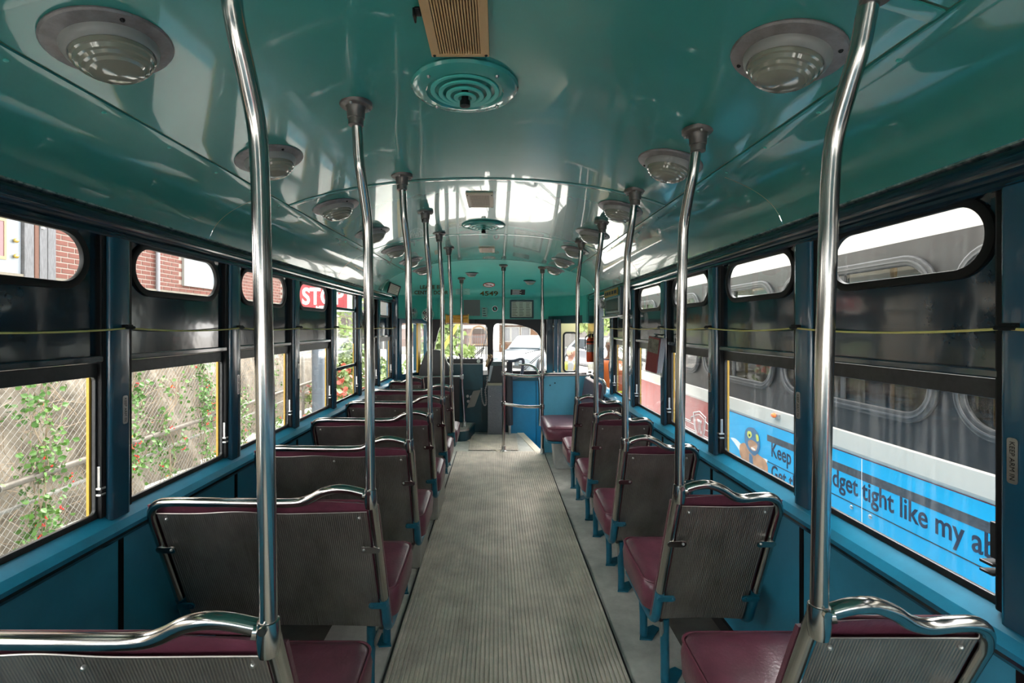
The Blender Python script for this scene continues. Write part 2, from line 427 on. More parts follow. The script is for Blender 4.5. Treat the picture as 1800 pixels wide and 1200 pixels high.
for hl in (holeL, holeR):
    m = MB(); m.plate(hl, [], .004, M_ws @ Matrix.Translation((0, 0, .02))); ob('pane', m, GLASS, win1)
# wall below the windscreen, around the nose
nz = MB(); xsn = [a for a in As if a <= .80]
nz.grid([[(XC+a, YF(a)-.02 if abs(a) > .7 else 6.70, z) for a in xsn] for z in (0, .80)])
nose = tag(ob('nose_wall', nz, DKTEAL), 'dark teal front apron below the windscreen', 'apron', kind='structure')
bl = MB(); bl.box(.18, .72, 6.62, 6.66, -.32, .80)
pn = ob('front_panel', bl, FRONTB, nose, bevel=.004, label='bright blue panel under the windscreen by the steps')
for z in (.18, .62):
    h_ = MB(); h_.box(.575, .60, 6.60, 6.62, z, z+.06); ob('hinge', h_, FRONTB, nose)
jb = MB(); jb.box(.54, .545, 6.612, 6.62, -.3, .78); ob('panel_joint', jb, DKTEAL, nose)
dc = MB(); dc.plate([(-.86, .72), (.84, .72), (.84, .80), (-.86, .80)], [], .12, frame((XC, 6.70, 0), (1,0,0), (0,0,1))); ob('dash_ledge', dc, DKTEAL, nose)

# cab corner windows (fence side)
A = Vector((XC-1.157, 6.0, 0)); B = Vector((XC-.86, 6.66, 0)); Ld = (B-A).length
M_cb = frame(A, B-A, (0,0,1))
cw = MB(); h1 = rrect(.05, Ld*.52, .86, 1.50, .03); h2 = rrect(Ld*.60, Ld*.86, .86, 1.50, .03)
cw.plate(rect(0, Ld, .78, 1.56), [h1, h2], .05, M_cb)
win2 = tag(ob('window_2', cw, POSTB), 'narrow cab corner window beside the driver', 'window', kind='structure')
for hl in (h1, h2):
    m = MB(); m.plate(hl, [], .004, M_cb @ Matrix.Translation((0,0,.02))); ob('pane', m, GLASS, win2)
ym = MB(); ym.box(Ld*.52-.004, Ld*.60+.004, .86, 1.5, .052, .075, M_cb); ob('yellow_mullion', ym, YEL, win2)
lb = MB(); lb.box(0, Ld, 0, .78, 0, .03, M_cb); ob('panel_below', lb, DKTEAL, win2)

# side walls --------------------------------------------------------
def side_wall(name, sgn, X, ys, yend, label):
    wall = MB()
    # outer skin below sill and above windows
    xo = X+sgn*.10
    wall.box(min(X+sgn*.01, xo), max(X+sgn*.01, xo), YB, yend, -.35, .79)
    wall.box(min(X+sgn*.02, xo), max(X+sgn*.02, xo), YB, yend, 1.775, 1.86)
    W = tag(ob(name, wall, WAINS), label, 'wall', kind='structure')
    # wainscot panels with seams, floor fillet
    for i, y in enumerate(ys):
        y0 = y-POSTW/2; y1 = min(y+PITCH-POSTW/2, yend)
        if y1-y0 < .05: continue
        m = MB(); m.box(min(X+sgn*.004, X+sgn*.02), max(X+sgn*.004, X+sgn*.02), y0+.006, y1-.006, .02, .775)
        ob('wainscot_panel', m, WAINS, W, bevel=.002)
        m = MB(); m.box(min(X-sgn*.002, X+sgn*.01), max(X-sgn*.002, X+sgn*.01), y0-.009, y0+.009, .02, .765); ob('panel_joint', m, BLACK, W, bevel=.002)
    kb = MB(); kb.box(min(X-sgn*.012, X+sgn*.01), max(X-sgn*.012, X+sgn*.01), YB, yend, 0, .06); ob('kick_strip', kb, DARK, W)
    # sill
    sp = [(X+sgn*.06, .832), (X+sgn*.028, .832), (X-sgn*.012, .806), (X-sgn*.03, .785), (X-sgn*.03, .772), (X+sgn*.06, .772)]
    m = MB(); m.sweep(sp, YB, yend); ob('sill', m, SILL, W)
    m = MB(); m.sweep([(X+sgn*.02, .772), (X-sgn*.022, .772), (X-sgn*.022, .758), (X-sgn*.012, .745), (X+sgn*.02, .745)], YB, yend); ob('sill_fascia', m, NAVY, W)
    # top rail: rounded dark cornice
    cp = [(X+sgn*.04, 1.835), (X+sgn*.012, 1.835), (X+sgn*.002, 1.825), (X-sgn*.006, 1.806), (X-sgn*.006, 1.79), (X, 1.772), (X+sgn*.01, 1.765), (X+sgn*.01, 1.757), (X-sgn*.001, 1.752), (X+sgn*.002, 1.746), (X+sgn*.05, 1.746)]
    m = MB(); m.sweep(cp, YB, yend); ob('top_rail', m, NAVY, W, smooth=.9)
    m = MB(); m.sweep([(X+sgn*.018, 1.840), (X-sgn*.000, 1.838), (X-sgn*.000, 1.833), (X+sgn*.018, 1.832)], YB, yend); ob('paint_bead', m, mat('chipped_bead', (.02, .08, .08), .25, col2=(.5, .5, .48), vscale=45), W)
    # posts
    for y in ys:
        if y-POSTW > yend: continue
        m = MB(); m.box(min(X, X+sgn*.055), max(X, X+sgn*.055), y-POSTW, y, .80, 1.76)
        ob('post', m, POSTB, W, bevel=.014, seg=3, smooth=True)
        m = MB(); m.box(min(X+sgn*.012, X+sgn*.06), max(X+sgn*.012, X+sgn*.06), y-POSTW-.022, y-POSTW-.001, .83, 1.75); ob('window_channel', m, BLACK, W, bevel=.005)
        m = MB(); m.box(min(X+sgn*.012, X+sgn*.06), max(X+sgn*.012, X+sgn*.06), y+.001, y+.020, .83, 1.75); ob('window_channel', m, BLACK, W, bevel=.005)
        # enamel plate
        py = y-.030; pl = MB()
        M = frame((X, py, 0), (0, sgn*-1, 0), (0, 0, 1)) if False else None
        ux = (0, -sgn, 0) if sgn > 0 else (0, 1, 0)
        ux = Vector((0, -1, 0)) if sgn > 0 else Vector((0, 1, 0))
        M = frame((X-sgn*.001, py, 1.17), ux, (0, 0, 1))
        pl.plate(rrect(-.0105, .0105, -.048, .048, .006, 4), [], .0015, M)
        plate = ob('enamel_plate', pl, STEEL, W)
        if 0 < y < 3.3:
            Mt = M @ Matrix.Translation((0, .040, .0018)) @ Matrix.Rotation(-PI/2, 4, 'Z') @ Matrix.Translation((0, -.0045, 0))
            text('plate_lettering', 'KEEP ARM IN', Mt, INK, plate, size=.0125, fit=(.080, .010), ext=.0003)
    return W
wallL = side_wall('wall_left', -1, XL, LY+[LY[-1]+PITCH], 6.0, 'blue side wall with window posts on the chain-link fence side')
wallR = side_wall('wall_right', 1, XR, RY, 5.72, 'blue side wall with window posts facing the red streetcar')
eW = MB(); eW.box(XR-.005, XR+.09, 5.363-POSTW, 5.72, .78, 1.76); ob('end_panel', eW, NAVYP, wallR, bevel=.01)

m = MB(); m.box(XL-.10, XL+.04, 5.985, 6.05, -.35, 1.86); ob('corner_post', m, POSTB, wallL, bevel=.01)
m = MB(); m.box(XR-.02, XR+.10, 5.72, 6.03, 1.50, 1.90); ob('door_lintel', m, CEILR, wallR)
wcount = [2]
def window_bay(sgn, X, y0, y1, label, kind='std', dirty=False):
    wcount[0] += 1
    W = thing('window_%d' % wcount[0], label, 'window', (X, y0, .83), kind='structure')
    M = frame((X+sgn*.032, 0, 0), (0, 1, 0), (0, 0, 1))      # third axis = +x
    if sgn < 0: M = M @ Matrix.Translation((0, 0, -.006))
    g = GLASSD if dirty else GLASS
    zb, zt, zm = .835, 1.76, 1.335
    def add(n, m, mt, **k): return ob(n, m, mt, W, world=True, **k)
    if kind == 'std':
        ov = rrect(y0+.055, y1-.075, 1.588, 1.738, .074, 10)
        m = MB(); m.plate(rect(y0-.01, y1+.01, 1.34, zt), [offset(ov, .012)], .006, M); add('upper_panel', m, NAVYP)
        gm = MB()
        Mg = M @ Matrix.Translation((0, 0, -.008 if sgn > 0 else -.002)); gm.plate(offset(ov, .024), [ov], .016, Mg)
        add('oval_gasket', gm, BLACK, bevel=.004, smooth=.5)
        m = MB(); m.plate(offset(ov, .004), [], .003, M @ Matrix.Translation((0,0,.003))); add('oval_pane', m, g)
        m = MB(); m.box(min(X+sgn*.012, X+sgn*.034), max(X+sgn*.012, X+sgn*.034), y0+.01, y1-.01, 1.337, 1.358); add('lower_rail', m, NAVY, bevel=.004)
        lo = rrect(y0+.03, y1-.03, zb+.015, zm-.045, .012, 3)
        m = MB(); m.plate(rect(y0, y1, zb-.01, zm), [lo], .012, M); add('sash_frame', m, DKALU, bevel=.003)
        m = MB(); m.plate(offset(lo, .003), [], .003, M @ Matrix.Translation((0,0,.004))); add('pane', m, g)
    else:
        up = rrect(y0+.03, y1-.03, 1.615, 1.735, .03, 4); mid = rrect(y0+.03, y1-.03, 1.125, 1.59, .006, 2); low = rrect(y0+.03, y1-.03, .85, 1.095, .006, 2)
        m = MB(); m.plate(rect(y0, y1, zb-.01, zt), [up, mid, low], .012, M); add('sash_frame', m, NAVY, bevel=.003)
        for q in (up, mid, low):
            m = MB(); m.plate(offset(q, .003), [], .003, M @ Matrix.Translation((0,0,.004))); add('pane', m, g)
    # yellow outside reveal at the far jamb and cream below
    m = MB(); m.box(min(X+sgn*.046, X+sgn*.055), max(X+sgn*.046, X+sgn*.055), y1-.030, y1, zb, 1.30); add('yellow_jamb', m, YEL)
    # latch on the far jamb
    m = MB(); xx = X+sgn*.022
    for (ly) in ((y1-.016,) if sgn < 0 else (y1-.016,)):
        m.box(xx-.006, xx+.006, ly-.008, ly+.008, .93, 1.0); m.box(xx-.016, xx+.012, ly-.012, ly+.010, .925, .932); m.box(xx-.012, xx+.012, ly-.012, ly+.010, .905, .912)
    add('latch', m, STEEL, bevel=.002)
    if 1.0 < y0 < 1.1 and sgn > 0:
        m = MB(); ly = y0+.02
        m.box(xx-.008, xx+.008, ly-.014, ly+.012, .94, 1.02); m.box(xx-.02, xx+.014, ly-.006, ly+.024, .925, .932); m.box(xx-.02, xx+.014, ly-.006, ly+.024, .905, .911)
        add('latch', m, DKALU, bevel=.002)
    return W
nL = 0
for y in LY:
    i = LY.index(y)
    vis = y > .2
    lab = ('side window with oval top light, %s from the camera toward the fence' % ORD[max(0, i-3)]) if vis else 'side window behind the camera on the fence side'
    window_bay(-1, XL, y, y+BAY, lab if i != 8 else 'full-height sash window with bars where the red stop sign shows', 'open' if i == 8 else 'std')
for y in RY[:-1]:
    i = RY.index(y)
    lab = ('side window with oval top light, %s from the camera toward the red streetcar' % ORD[max(0, i-3)]) if y > .2 else 'side window behind the camera facing the red streetcar'
    window_bay(1, XR, y, y+BAY, lab, dirty=True)

# rear end of the car (behind the camera) with its windows
rr = MB(); hs = [rrect(-1.05, -.42, .85, 1.5, .06), rrect(-.34, .34, .85, 1.5, .06), rrect(.42, 1.05, .85, 1.5, .06)]
rr.plate([(-1.2, -.05), (1.2, -.05), (1.2, 2.2), (-1.2, 2.2)], hs, .06, frame((XC, YB-.02, 0), (1,0,0), (0,0,1)))
rw = tag(ob('wall_back', rr, WAINS), 'blue rear wall of the streetcar behind the camera', 'wall', kind='structure')
for hl in hs:
    m = MB(); m.plate(hl, [], .003, frame((XC, YB-.05, 0), (1,0,0), (0,0,1))); ob('pane', m, GLASS, rw)

# ------------------------------------------------------------------ seats
TAN22 = .414
def yl(z): return (.91-z)*TAN22
def make_seat(width, sgn, double, name, label, group):
    """seat in local coordinates: origin on the floor under the aisle corner of the backrest, x toward the wall * sgn, y forward"""
    t = thing(name, label, 'seat', group=group)
    X = lambda u: u*sgn
    # chrome rail over the back and down the wall side, and down the aisle side
    if double:
        rail = [(0,.888), (.035,.898), (.075,.909), (.115,.911), (.16,.899), (.205,.874), (.25,.860), (.34,.857), (.55,.860), (.68,.861), (.725,.852), (.752,.825), (.76,.785)]
    else:
        rail = [(0,.882), (.03,.896), (.065,.909), (.105,.911), (.15,.893), (.19,.867), (.23,.856), (.28,.862), (.322,.862), (.35,.843), (.365,.805), (.366,.78)]
    path = catmull([(X(u), yl(z), z) for u, z in rail], 4)+[(X(width), yl(z), z) for z in (.7, .55, .43)]
    m = MB(); m.tube(path, .0155, 14); fr = ob('back_rail', m, CHROME, t, smooth=True)
    m = MB(); m.tube([(0, yl(z), z) for z in (.905, .85, .7, .55, .43)], [.0155, .0165, .0165, .016, .016], 14); ob('back_upright', m, CHROME, t, smooth=True)
    # ribbed metal back panel
    nfl = int(width/.0075); cols = []
    for i in range(nfl*4+1):
        u = .022+(width-.044)*i/(nfl*4); ph = i % 4; cols.append((u, (0, .0016, .0016, 0)[ph]))
    def top(u):
        k = u/width
        if double: return .823-.012*math.sin(PI*k)-.006*k+.010*math.exp(-((k-.62)/.13)**2)
        return .826-.009*math.sin(PI*k)
    rows = []
    nz = 10
    for j in range(nz+1):
        row = []
        for u, a in cols:
            z = .300+(top(u)-.300)*j/nz; k = (u/width-.5)*2
            row.append((X(u), yl(z)-.004-a+.012*(1-k*k), z))
        rows.append(row)
    m = MB(); m.grid(rows); bp = ob('back_panel', m, RIBBED, t)
    m = MB()
    edge = [(X(u), yl(top(u))-.004+.012*(1-((u/width-.5)*2)**2), top(u)) for u, a in cols[::4]]
    m.tube(edge, .0022, 6); ob('panel_hem', m, RIBBED, bp, smooth=True)
    for u in ((.05, width*.5, width-.05) if double else (.05, width-.05)):
        z = top(u)-.022; m = MB(); m.ball((X(u), yl(z)-.003, z), .006, 10, 6); ob('screw', m, STEEL, bp, smooth=True)
    # padded back cushion in front of the panel
    m = MB(); nu, nv = 18, 12; pts = []
    def cush(fr_):
        r = []
        for j in range(nv+1):
            row = []
            for i in range(nu+1):
                u = -.016+(width+.026)*i/nu; v = j/nv; z = .292+(.857-.292)*v; k = max(-1, min(1, (u/width-.5)*2))
                edge_ = min(1, (1-abs(k))*6)*min(1, (1-abs(2*v-1))*7); bul = math.sqrt(max(0, min(1, edge_)))
                zz = z-(.012*abs(k)**3 if v > .9 else 0)
                row.append((X(u), yl(zz)+(.010+.012*(1-k*k) if fr_ else .022+.052*bul), zz))
            r.append(row)
        return r
    a_, b_ = cush(True), cush(False)
    m.grid(a_); m.grid([r[::-1] for r in b_])
    per = [(0, i) for i in range(nu+1)]+[(j, nu) for j in range(1, nv+1)]+[(nv, i) for i in range(nu-1, -1, -1)]+[(j, 0) for j in range(nv-1, 0, -1)]
    m.add([a_[j][i] for j, i in per]+[b_[j][i] for j, i in per], [(q, (q+1) % len(per), len(per)+(q+1) % len(per), len(per)+q) for q in range(len(per))])
    bc = ob('back_cushion', m, MAROON, t, smooth=1.2)
    m = MB(); m.tube([(X(.012), yl(z)+.035, z) for z in (.45, .6, .75, .835)]+[(X(.06), yl(.853)+.035, .852), (X(width-.06), yl(.853)+.035, .852), (X(width-.012), yl(.835)+.035, .835)], .0045, 8); ob('piping', m, MAROOND, bc, smooth=True)
    # seat cushion
    m = MB(); y0, y1 = .285, .655
    u0, u1 = -.03, width+.03
    base = rrect(u0, u1, y0, y1, .05, 5)
    lv = [(.302, -.012), (.312, 0), (.385, .004), (.418, -.002), (.434, -.016), (.441, -.045), (.444, -.10)]
    cu_, cy_ = (u0+u1)/2, (y0+y1)/2; hu_, hy_ = (u1-u0)/2, (y1-y0)/2
    rings = [[(X(cu_+(a-cu_)*(hu_+o)/hu_), cy_+(b-cy_)*(hy_+o)/hy_, z+.022*((b-y0)/(y1-y0))) for a, b in base] for z, o in lv]; n = len(base)
    vs = [p for r in rings for p in r]
    fs = [(i*n+k, i*n+(k+1) % n, (i+1)*n+(k+1) % n, (i+1)*n+k) for i in range(len(lv)-1) for k in range(n)]+[tuple(range(n))[::-1], tuple((len(lv)-1)*n+k for k in range(n))]
    m.add(vs, fs); sc = ob('seat_cushion', m, MAROON, t, smooth=1.2)
    pp = [(X(a), b, .424+.022*((b-y0)/(y1-y0))) for a, b in offset(base, -.002)]; m = MB(); m.tube(pp+[pp[0]], .0045, 6, cap=False); ob('piping', m, MAROOND, sc, smooth=True)
    # blue lower frame: tube turning forward under the cushion
    for u in (0, width):
        pth = catmull([(X(u), yl(.44), .44), (X(u), yl(.36), .36), (X(u), .248, .312), (X(u), .285, .288), (X(u), .34, .284), (X(u), .48, .287), (X(u), .63, .292)], 4)
        m = MB(); m.tube(pth, .0175, 10); ob('seat_frame', m, SEATB, t, smooth=True)
    m = MB(); m.tube([(X(0), .55, .288), (X(width), .55, .288)], .014, 8); m.tube([(X(0), .32, .284), (X(width), .32, .284)], .014, 8); ob('cross_bar', m, SEATB, t, smooth=True)
    # brackets
    for u, d in ((0, 1), (width, -1)):
        for z, mt, r in ((.672, CHROME, .0135), (.415, SEATB, .013)):
            uu = u+d*.022; m = MB()
            M = frame((X(uu), yl(z)-.012, z), (1, 0, 0), (0, -math.sin(.39), math.cos(.39)))
            m.plate(rrect(-.034, .034, -r, r, r*.95, 5), [], .007, M)
            br = ob('bracket', m, mt, t, bevel=.0015)
            m = MB(); m.ball((X(u+d*.044), yl(z)-.020, z), .0055, 8, 5); ob('bolt', m, STEEL if mt is CHROME else SEATB, br, smooth=True)
    # legs under the aisle side
    lu = .085 if double else .064
    for y, lean in ((.325, .02), (.615, 0)):
        m = MB(); m.tube(catmull([(X(lu-.012), y-.035 if lean else y, .285), (X(lu-.006), y-.012 if lean else y, .20), (X(lu), y, .09), (X(lu), y, .004)], 4), .0175, 10)
        lg = ob('leg', m, SEATB, t, smooth=True)
        fp = MB(); fp.plate([(X(lu-.027), y-.03), (X(lu+.028), y-.035), (X(lu+.093), y+.05), (X(lu+.068), y+.075), (X(lu-.002), y+.04)], [], .007, frame((0,0,.0005), (1,0,0), (0,1,0))); ob('foot_plate', fp, SEATB, lg)
    m = MB(); m.tube([(X(lu-.004), .335, .15), (X(.03), .275, .282)], .010, 8); ob('brace', m, STEEL, t, smooth=True)
    return t

LJ = [.89, 1.61, 2.333, 3.056, 3.766, 4.49]
RJ = [.939, 1.657, 2.355, 3.048, 3.764]
XPL, XPR = -.42, .626
GS = 'maroon seats on both sides of the aisle'
sd = make_seat(.76, -1, True, 'double_seat', '', GS)
for i, y in enumerate(LJ):
    o = sd if i == 0 else copy_tree(sd)
    o.location = (XPL, y, 0)
    o['label'] = '%s maroon double seat from the camera, beside the chain-link fence windows' % ORD[i]
ss = make_seat(.366, 1, False, 'single_seat', '', GS)
for i, y in enumerate(RJ):
    o = ss if i == 0 else copy_tree(ss)
    o.location = (XPR, y, 0)
    o['label'] = '%s maroon single seat from the camera, beside the red streetcar windows' % ORD[i]
s7 = make_seat(.366, -1, False, 'single_seat', 'lone maroon single seat just behind the driver partition', GS)
s7.location = (-.80, 5.22, 0)

# ------------------------------------------------------------------ grab poles
def make_pole(sgn, zt, name='grab_pole'):
    t = thing(name, '', 'grab pole', group='bent grab poles rising from the seat corners')
    pts = [(0, 0, .90), (0, -.004, 1.05), (0, -.014, 1.35), (0, -.025, 1.60), (0, -.031, 1.72), (0, -.043, 1.80), (sgn*.002, -.071, 1.87), (sgn*.005, -.097, 1.93), (sgn*.008, -.110, 1.985), (sgn*.012, -.125, zt-.005)]
    m = MB(); m.tube(catmull(pts, 4), .0162, 16); ob('pole', m, CHROME, t, smooth=True)
    m = MB(); m.lathe([(.0, .850), (.017, .848), (.0195, .858), (.0215, .88), (.0205, .902), (.0195, .911), (.0162, .912)], 18)
    sk = ob('socket', m, CHROME, t, smooth=True)
    m = MB(); m.tube([(0, .012, .885), (-sgn*-.03, 0, .893)], [.018, .0165], 10); m.tube([(0, -.02, .905), (0, -.027, .905)], .008, 8); ob('socket_arm', m, CHROME, sk, smooth=True)
    M = Matrix.Translation((sgn*.012, -.125, zt))
    m = MB(); m.lathe([(.017, -.068), (.0225, -.067), (.023, -.048), (.026, -.046), (.028, -.016), (.031, -.012), (.046, -.0105), (.049, -.007), (.049, .004)], 22, M)
    fg = ob('ceiling_flange', m, FLANGE, t, smooth=.8)
    for k in range(3):
        a = 2*PI*k/3+.4; m = MB(); m.ball((sgn*.012+.039*math.cos(a), -.125+.039*math.sin(a), zt-.013), .005, 8, 5); ob('screw', m, STEEL, fg, smooth=True)
    return t
for side, X, J, lab in ((-1, XPL, LJ, 'double seat'), (1, XPR, RJ, 'single seat')):
    for i, y in enumerate(J):
        zt = zc(X+side*.012, y-.125)
        p_ = make_pole(side, zt); p_.location = (X, y, 0)
        p_['label'] = 'bent chrome grab pole on the corner of the %s %s from the camera' % (ORD[i], lab)

# ------------------------------------------------------------------ ceiling lamps
def make_lamp():
    t = thing('ceiling_lamp', '', 'ceiling lamp', group='round ceiling lamps in two rows')
    m = MB(); m.lathe([(.070, 0), (.118, .0), (.119, -.004), (.116, -.008), (.084, -.013), (.080, -.010)], 40); ob('ring', m, LAMPR, t, smooth=.5)
    m = MB(); m.lathe([(.089, -.008), (.089, -.016), (.085, -.027), (.079, -.032), (.075, -.030)], 40); ob('housing', m, LAMPH, t, smooth=.6)
    m = MB(); m.lathe([(.077, -.028), (.076, -.040), (.072, -.042), (.069, -.050), (.064, -.052), (.060, -.058), (.054, -.060), (.049, -.065), (.042, -.067), (.03, -.070), (0, -.072)], 40); ln = ob('lens', m, LENS, t, smooth=.35)
    for a in (-.7, 2.4):
        m = MB(); m.ball((.102*math.cos(a), .102*math.sin(a), -.010), .005, 8, 5); ob('screw', m, DARK, t, smooth=True)
    return t
lamp0 = make_lamp(); first = True
for side, lab in ((-1, 'fence side'), (1, 'red streetcar side')):
    for k in range(7):
        y = (1.045 if side < 0 else 1.085)+.735*k
        if y > 5.2 and k == 6: y = 5.45
        x = XC+side*.745
        o = lamp0 if first else copy_tree(lamp0); first = False
        o.matrix_basis = cframe(x, y, .001)
        o['label'] = 'round glass ceiling lamp in a grey ring, %s from the camera, %s' % (ORD[k], lab)
for (px, py, lab) in ((829, 481, 'small round lamp on the front dome beside the bare stanchion'), (932, 495, 'small round lamp on the front dome above the black notice plate')):
    Y = 6.0
    for _ in range(30):
        q = P(px, py, Y); e = zc(q.x, Y)-q.z; Y += e*1.0
        Y = max(5.3, min(6.6, Y))
    o = copy_tree(lamp0); q = P(px, py, Y); o.matrix_basis = Matrix.Translation((q.x, Y, zc(q.x, Y)+.012)) @ Matrix.Rotation(.12, 4, 'X') @ Matrix.Scale(.78, 4)
    o['label'] = lab

# ------------------------------------------------------------------ round ceiling vents and tan grilles
def make_vent():
    t = thing('ceiling_vent', '', 'vent', group='round teal ceiling vents on the centre line')
    m = MB(); m.lathe([(.110, .0), (.153, .0), (.155, -.005), (.150, -.012), (.138, -.017), (.112, -.020), (.108, -.014)], 48); ob('outer_ring', m, CEIL, t, smooth=.5)
    for r, z in ((.093, -.018), (.070, -.024), (.048, -.030), (.026, -.036)):
        m = MB(); m.lathe([(r+.006, z+.004), (r+.007, z+.001), (r+.005, z-.001), (r-.005, z-.001), (r-.007, z+.001), (r-.006, z+.004)], 40, closed=True); ob('deflector_ring', m, CEILR, t, smooth=.5)
    m = MB(); m.lathe([(.111, -.001), (.0, -.001)], 40); ob('dark_throat', m, DARK, t)
    m = MB(); m.lathe([(.0, -.002), (.010, -.002), (.010, -.042), (.015, -.044), (.015, -.058), (.0, -.060)], 14); ob('centre_knob', m, BLACK, t, smooth=.5)
    for k in range(4):
        a = PI/4+PI/2*k; m = MB(); m.ball((.131*math.cos(a), .131*math.sin(a), -.018), .0055, 8, 5); ob('screw', m, STEEL, t, smooth=True)
    return t
v0 = make_vent()
for i, y in enumerate((1.40, 3.40)):
    o = v0 if i == 0 else copy_tree(v0); o.matrix_basis = cframe(XC, y, .001)
    o['label'] = ('large round teal vent with nested rings nearest the camera', 'small-looking round teal vent beyond the pale tan grille')[i]
def make_grille(mt):
    t = thing('ceiling_grille', '', 'grille', group='tan plastic grilles along the ceiling')
    L, Wd = .285, .073
    m = MB(); m.plate(rect(-Wd, Wd, -L/2, L/2), [rect(-Wd+.022, Wd-.022, -L/2+.014, L/2-.014)], .012, frame((0, 0, -.012), (1,0,0), (0,1,0))); ob('frame', m, mt, t, bevel=.002)
    m = MB(); m.box(-Wd+.02, Wd-.02, -L/2+.012, L/2-.012, -.003, -.001); ob('backing', m, mat('grille_backing', (.20, .11, .045), .6), t)
    for k in range(16):
        x = -Wd+.0255+(2*Wd-.051)*k/15; s_ = MB(); s_.box(x-.0017, x+.0017, -L/2+.014, L/2-.014, -.011, -.003); ob('slat', s_, mt, t)
    for sx in (-1, 1):
        for sy in (-1, 1):
            m = MB(); m.ball((sx*(Wd-.008), sy*(L/2-.008), -.012), .004, 8, 5); ob('screw', m, DARK, t, smooth=True)
    return t
for y, mt, lab in ((1.085, TAN, 'tan slatted plastic grille above the large round vent, cut by picture edge'), (2.70, TANL, 'pale tan slatted grille between the two round vents'), (4.55, TANL, 'tiny tan slatted grille beyond the far round vent')):
    o = make_grille(mt); o.matrix_basis = cframe(XC, y, .0); o['label'] = lab
m = MB(); m.box(-.003, .010, -.014, .014, -.006, 0); m.box(-.006, -.001, -.016, .012, -.022, -.003)
o = tag(ob('ceiling_clip', m, BLACK, bevel=.003), 'small black clip beside the tan grille on the ceiling', 'clip'); o.matrix_basis = cframe(XC-.085, 1.06, 0)

# ------------------------------------------------------------------ bell cords
for sgn, X, ys, yend, lab in ((-1, XL, LY+[LY[-1]+PITCH], 6.0, 'yellow bell cord strung along the fence-side windows'), (1, XR, RY, 5.3, 'yellow bell cord strung along the windows facing the red streetcar')):
    t = thing('bell_cord', lab, 'cord', (X, 1, 1.45))
    xs = X-sgn*.016; pts = []
    yy = [y-.03 for y in ys]
    for i in range(len(yy)-1):
        for k in range(8):
            s_ = k/8; sag = .012*4*s_*(1-s_); pts.append((xs, yy[i]+(yy[i+1]-yy[i])*s_, 1.447-sag))
    pts.append((xs, yy[-1], 1.447))
    m = MB(); m.tube(pts, .0032, 6); ob('cord', m, CORDM, t, smooth=True, world=True)
    for y in yy:
        m = MB(); m.box(min(X, xs)-.004, max(X, xs)+.004, y-.013, y+.013, 1.443, 1.459); m.tube([(xs, y-.022, 1.449), (xs, y+.022, 1.449)], .006, 8); ob('cord_guide', m, BLACK, t, world=True, bevel=.002)

# ------------------------------------------------------------------ front stanchions, rails, partition
GST = 'straight chrome stanchions by the front entrance'
def stanchion(x, y, z0, lab, path=None):
    t = thing('stanchion', lab, 'stanchion', (x, y, z0), group=GST)
    zt = zc(x, y)
    pth = path or [(x, y, z0), (x, y, z0+.5), (x, y, zt)]
    m = MB(); m.tube(pth, .0175, 14); ob('pole', m, CHROME, t, smooth=True, world=True)
    q = pth[0]; m = MB(); m.lathe([(.042, .0), (.042, .008), (.03, .014), (.024, .02), (.023, .07), (.018, .072)], 18, Matrix.Translation(q)); ob('floor_flange', m, STEEL, t, smooth=.8, world=True)
    M = Matrix.Translation((pth[-1][0], pth[-1][1], zt)); m = MB(); m.lathe([(.018, -.075), (.026, -.07), (.028, -.03), (.05, -.012), (.05, .004)], 20, M); ob('ceiling_flange', m, FLANGE, t, smooth=.8, world=True)
    return t
SA = (.08, 5.65); SB = (.522, 5.52)
sa = stanchion(*SA, 0, 'bare chrome stanchion at the tip of the diagonal floor strip')
sb = stanchion(*SB, 0, 'chrome stanchion at the corner of the light blue partition')
sp_ = stanchion(-.43, 6.30, .148, 'thin bent chrome stanchion on the driver platform', [(-.42, 6.30, .148), (-.425, 6.30, .25), (-.437, 6.30, .45), (-.452, 6.30, .70), (-.455, 6.30, .85), (-.455, 6.30, 1.3), (-.458, 6.30, zc(-.458, 6.30))])
for z, lab in ((.905, 'upper'), (.556, 'lower')):
    a = Vector((*SA, z)); b = Vector((*SB, z-.012)); mid = (a+b)/2+Vector((0, -.05, -.008))
    t = thing('entrance_rail', '%s curved chrome rail between the two front stanchions' % lab, 'rail', a, group='curved rails between the front stanchions')
    m = MB(); m.tube(catmull([a, a*.7+b*.3+Vector((0, -.04, -.006)), mid, a*.3+b*.7+Vector((0, -.04, -.006)), b], 5), .0165, 12); ob('rail', m, CHROME, t, smooth=True, world=True)
    for q in (a, b):
        m = MB(); m.lathe([(.019, -.03), (.025, -.027), (.026, 0), (.025, .027), (.019, .03)], 16, Matrix.Translation(q)); ob('clamp', m, CHROME, t, smooth=True, world=True)
        m = MB(); m.ball(q+Vector((0, -.027, .012)), .007, 8, 5); ob('bolt', m, STEEL, t, smooth=True, world=True)
pt = thing('partition', 'light blue partition panel behind the side-facing bench', 'partition', (.8, 5.62, 0))
m = MB(); m.box(.545, XR-.012, 5.60, 5.625, 0.001, .885); ob('panel', m, PARTB, pt, world=True, bevel=.004)
m = MB(); m.box(.535, XR-.005, 5.59, 5.635, .885, .905); ob('top_trim', m, STEEL, pt, world=True, bevel=.004)
m = MB(); m.tube([(.522, 5.52, .905), (.60, 5.585, .915), (1.04, 5.60, .915)], .014, 10); ob('top_rail', m, CHROME, pt, smooth=True, world=True)
for (px, py) in ((967, 677), (975.5, 673)):
    q = P(px, py, 5.60); m = MB(); m.lathe([(.0, -.002), (.008, -.002), (.008, .001)], 12, Matrix.Translation((q.x, 5.599, q.z)) @ Matrix.Rotation(PI/2, 4, 'X')); ob('screw_hole', m, DARK, pt, world=True)
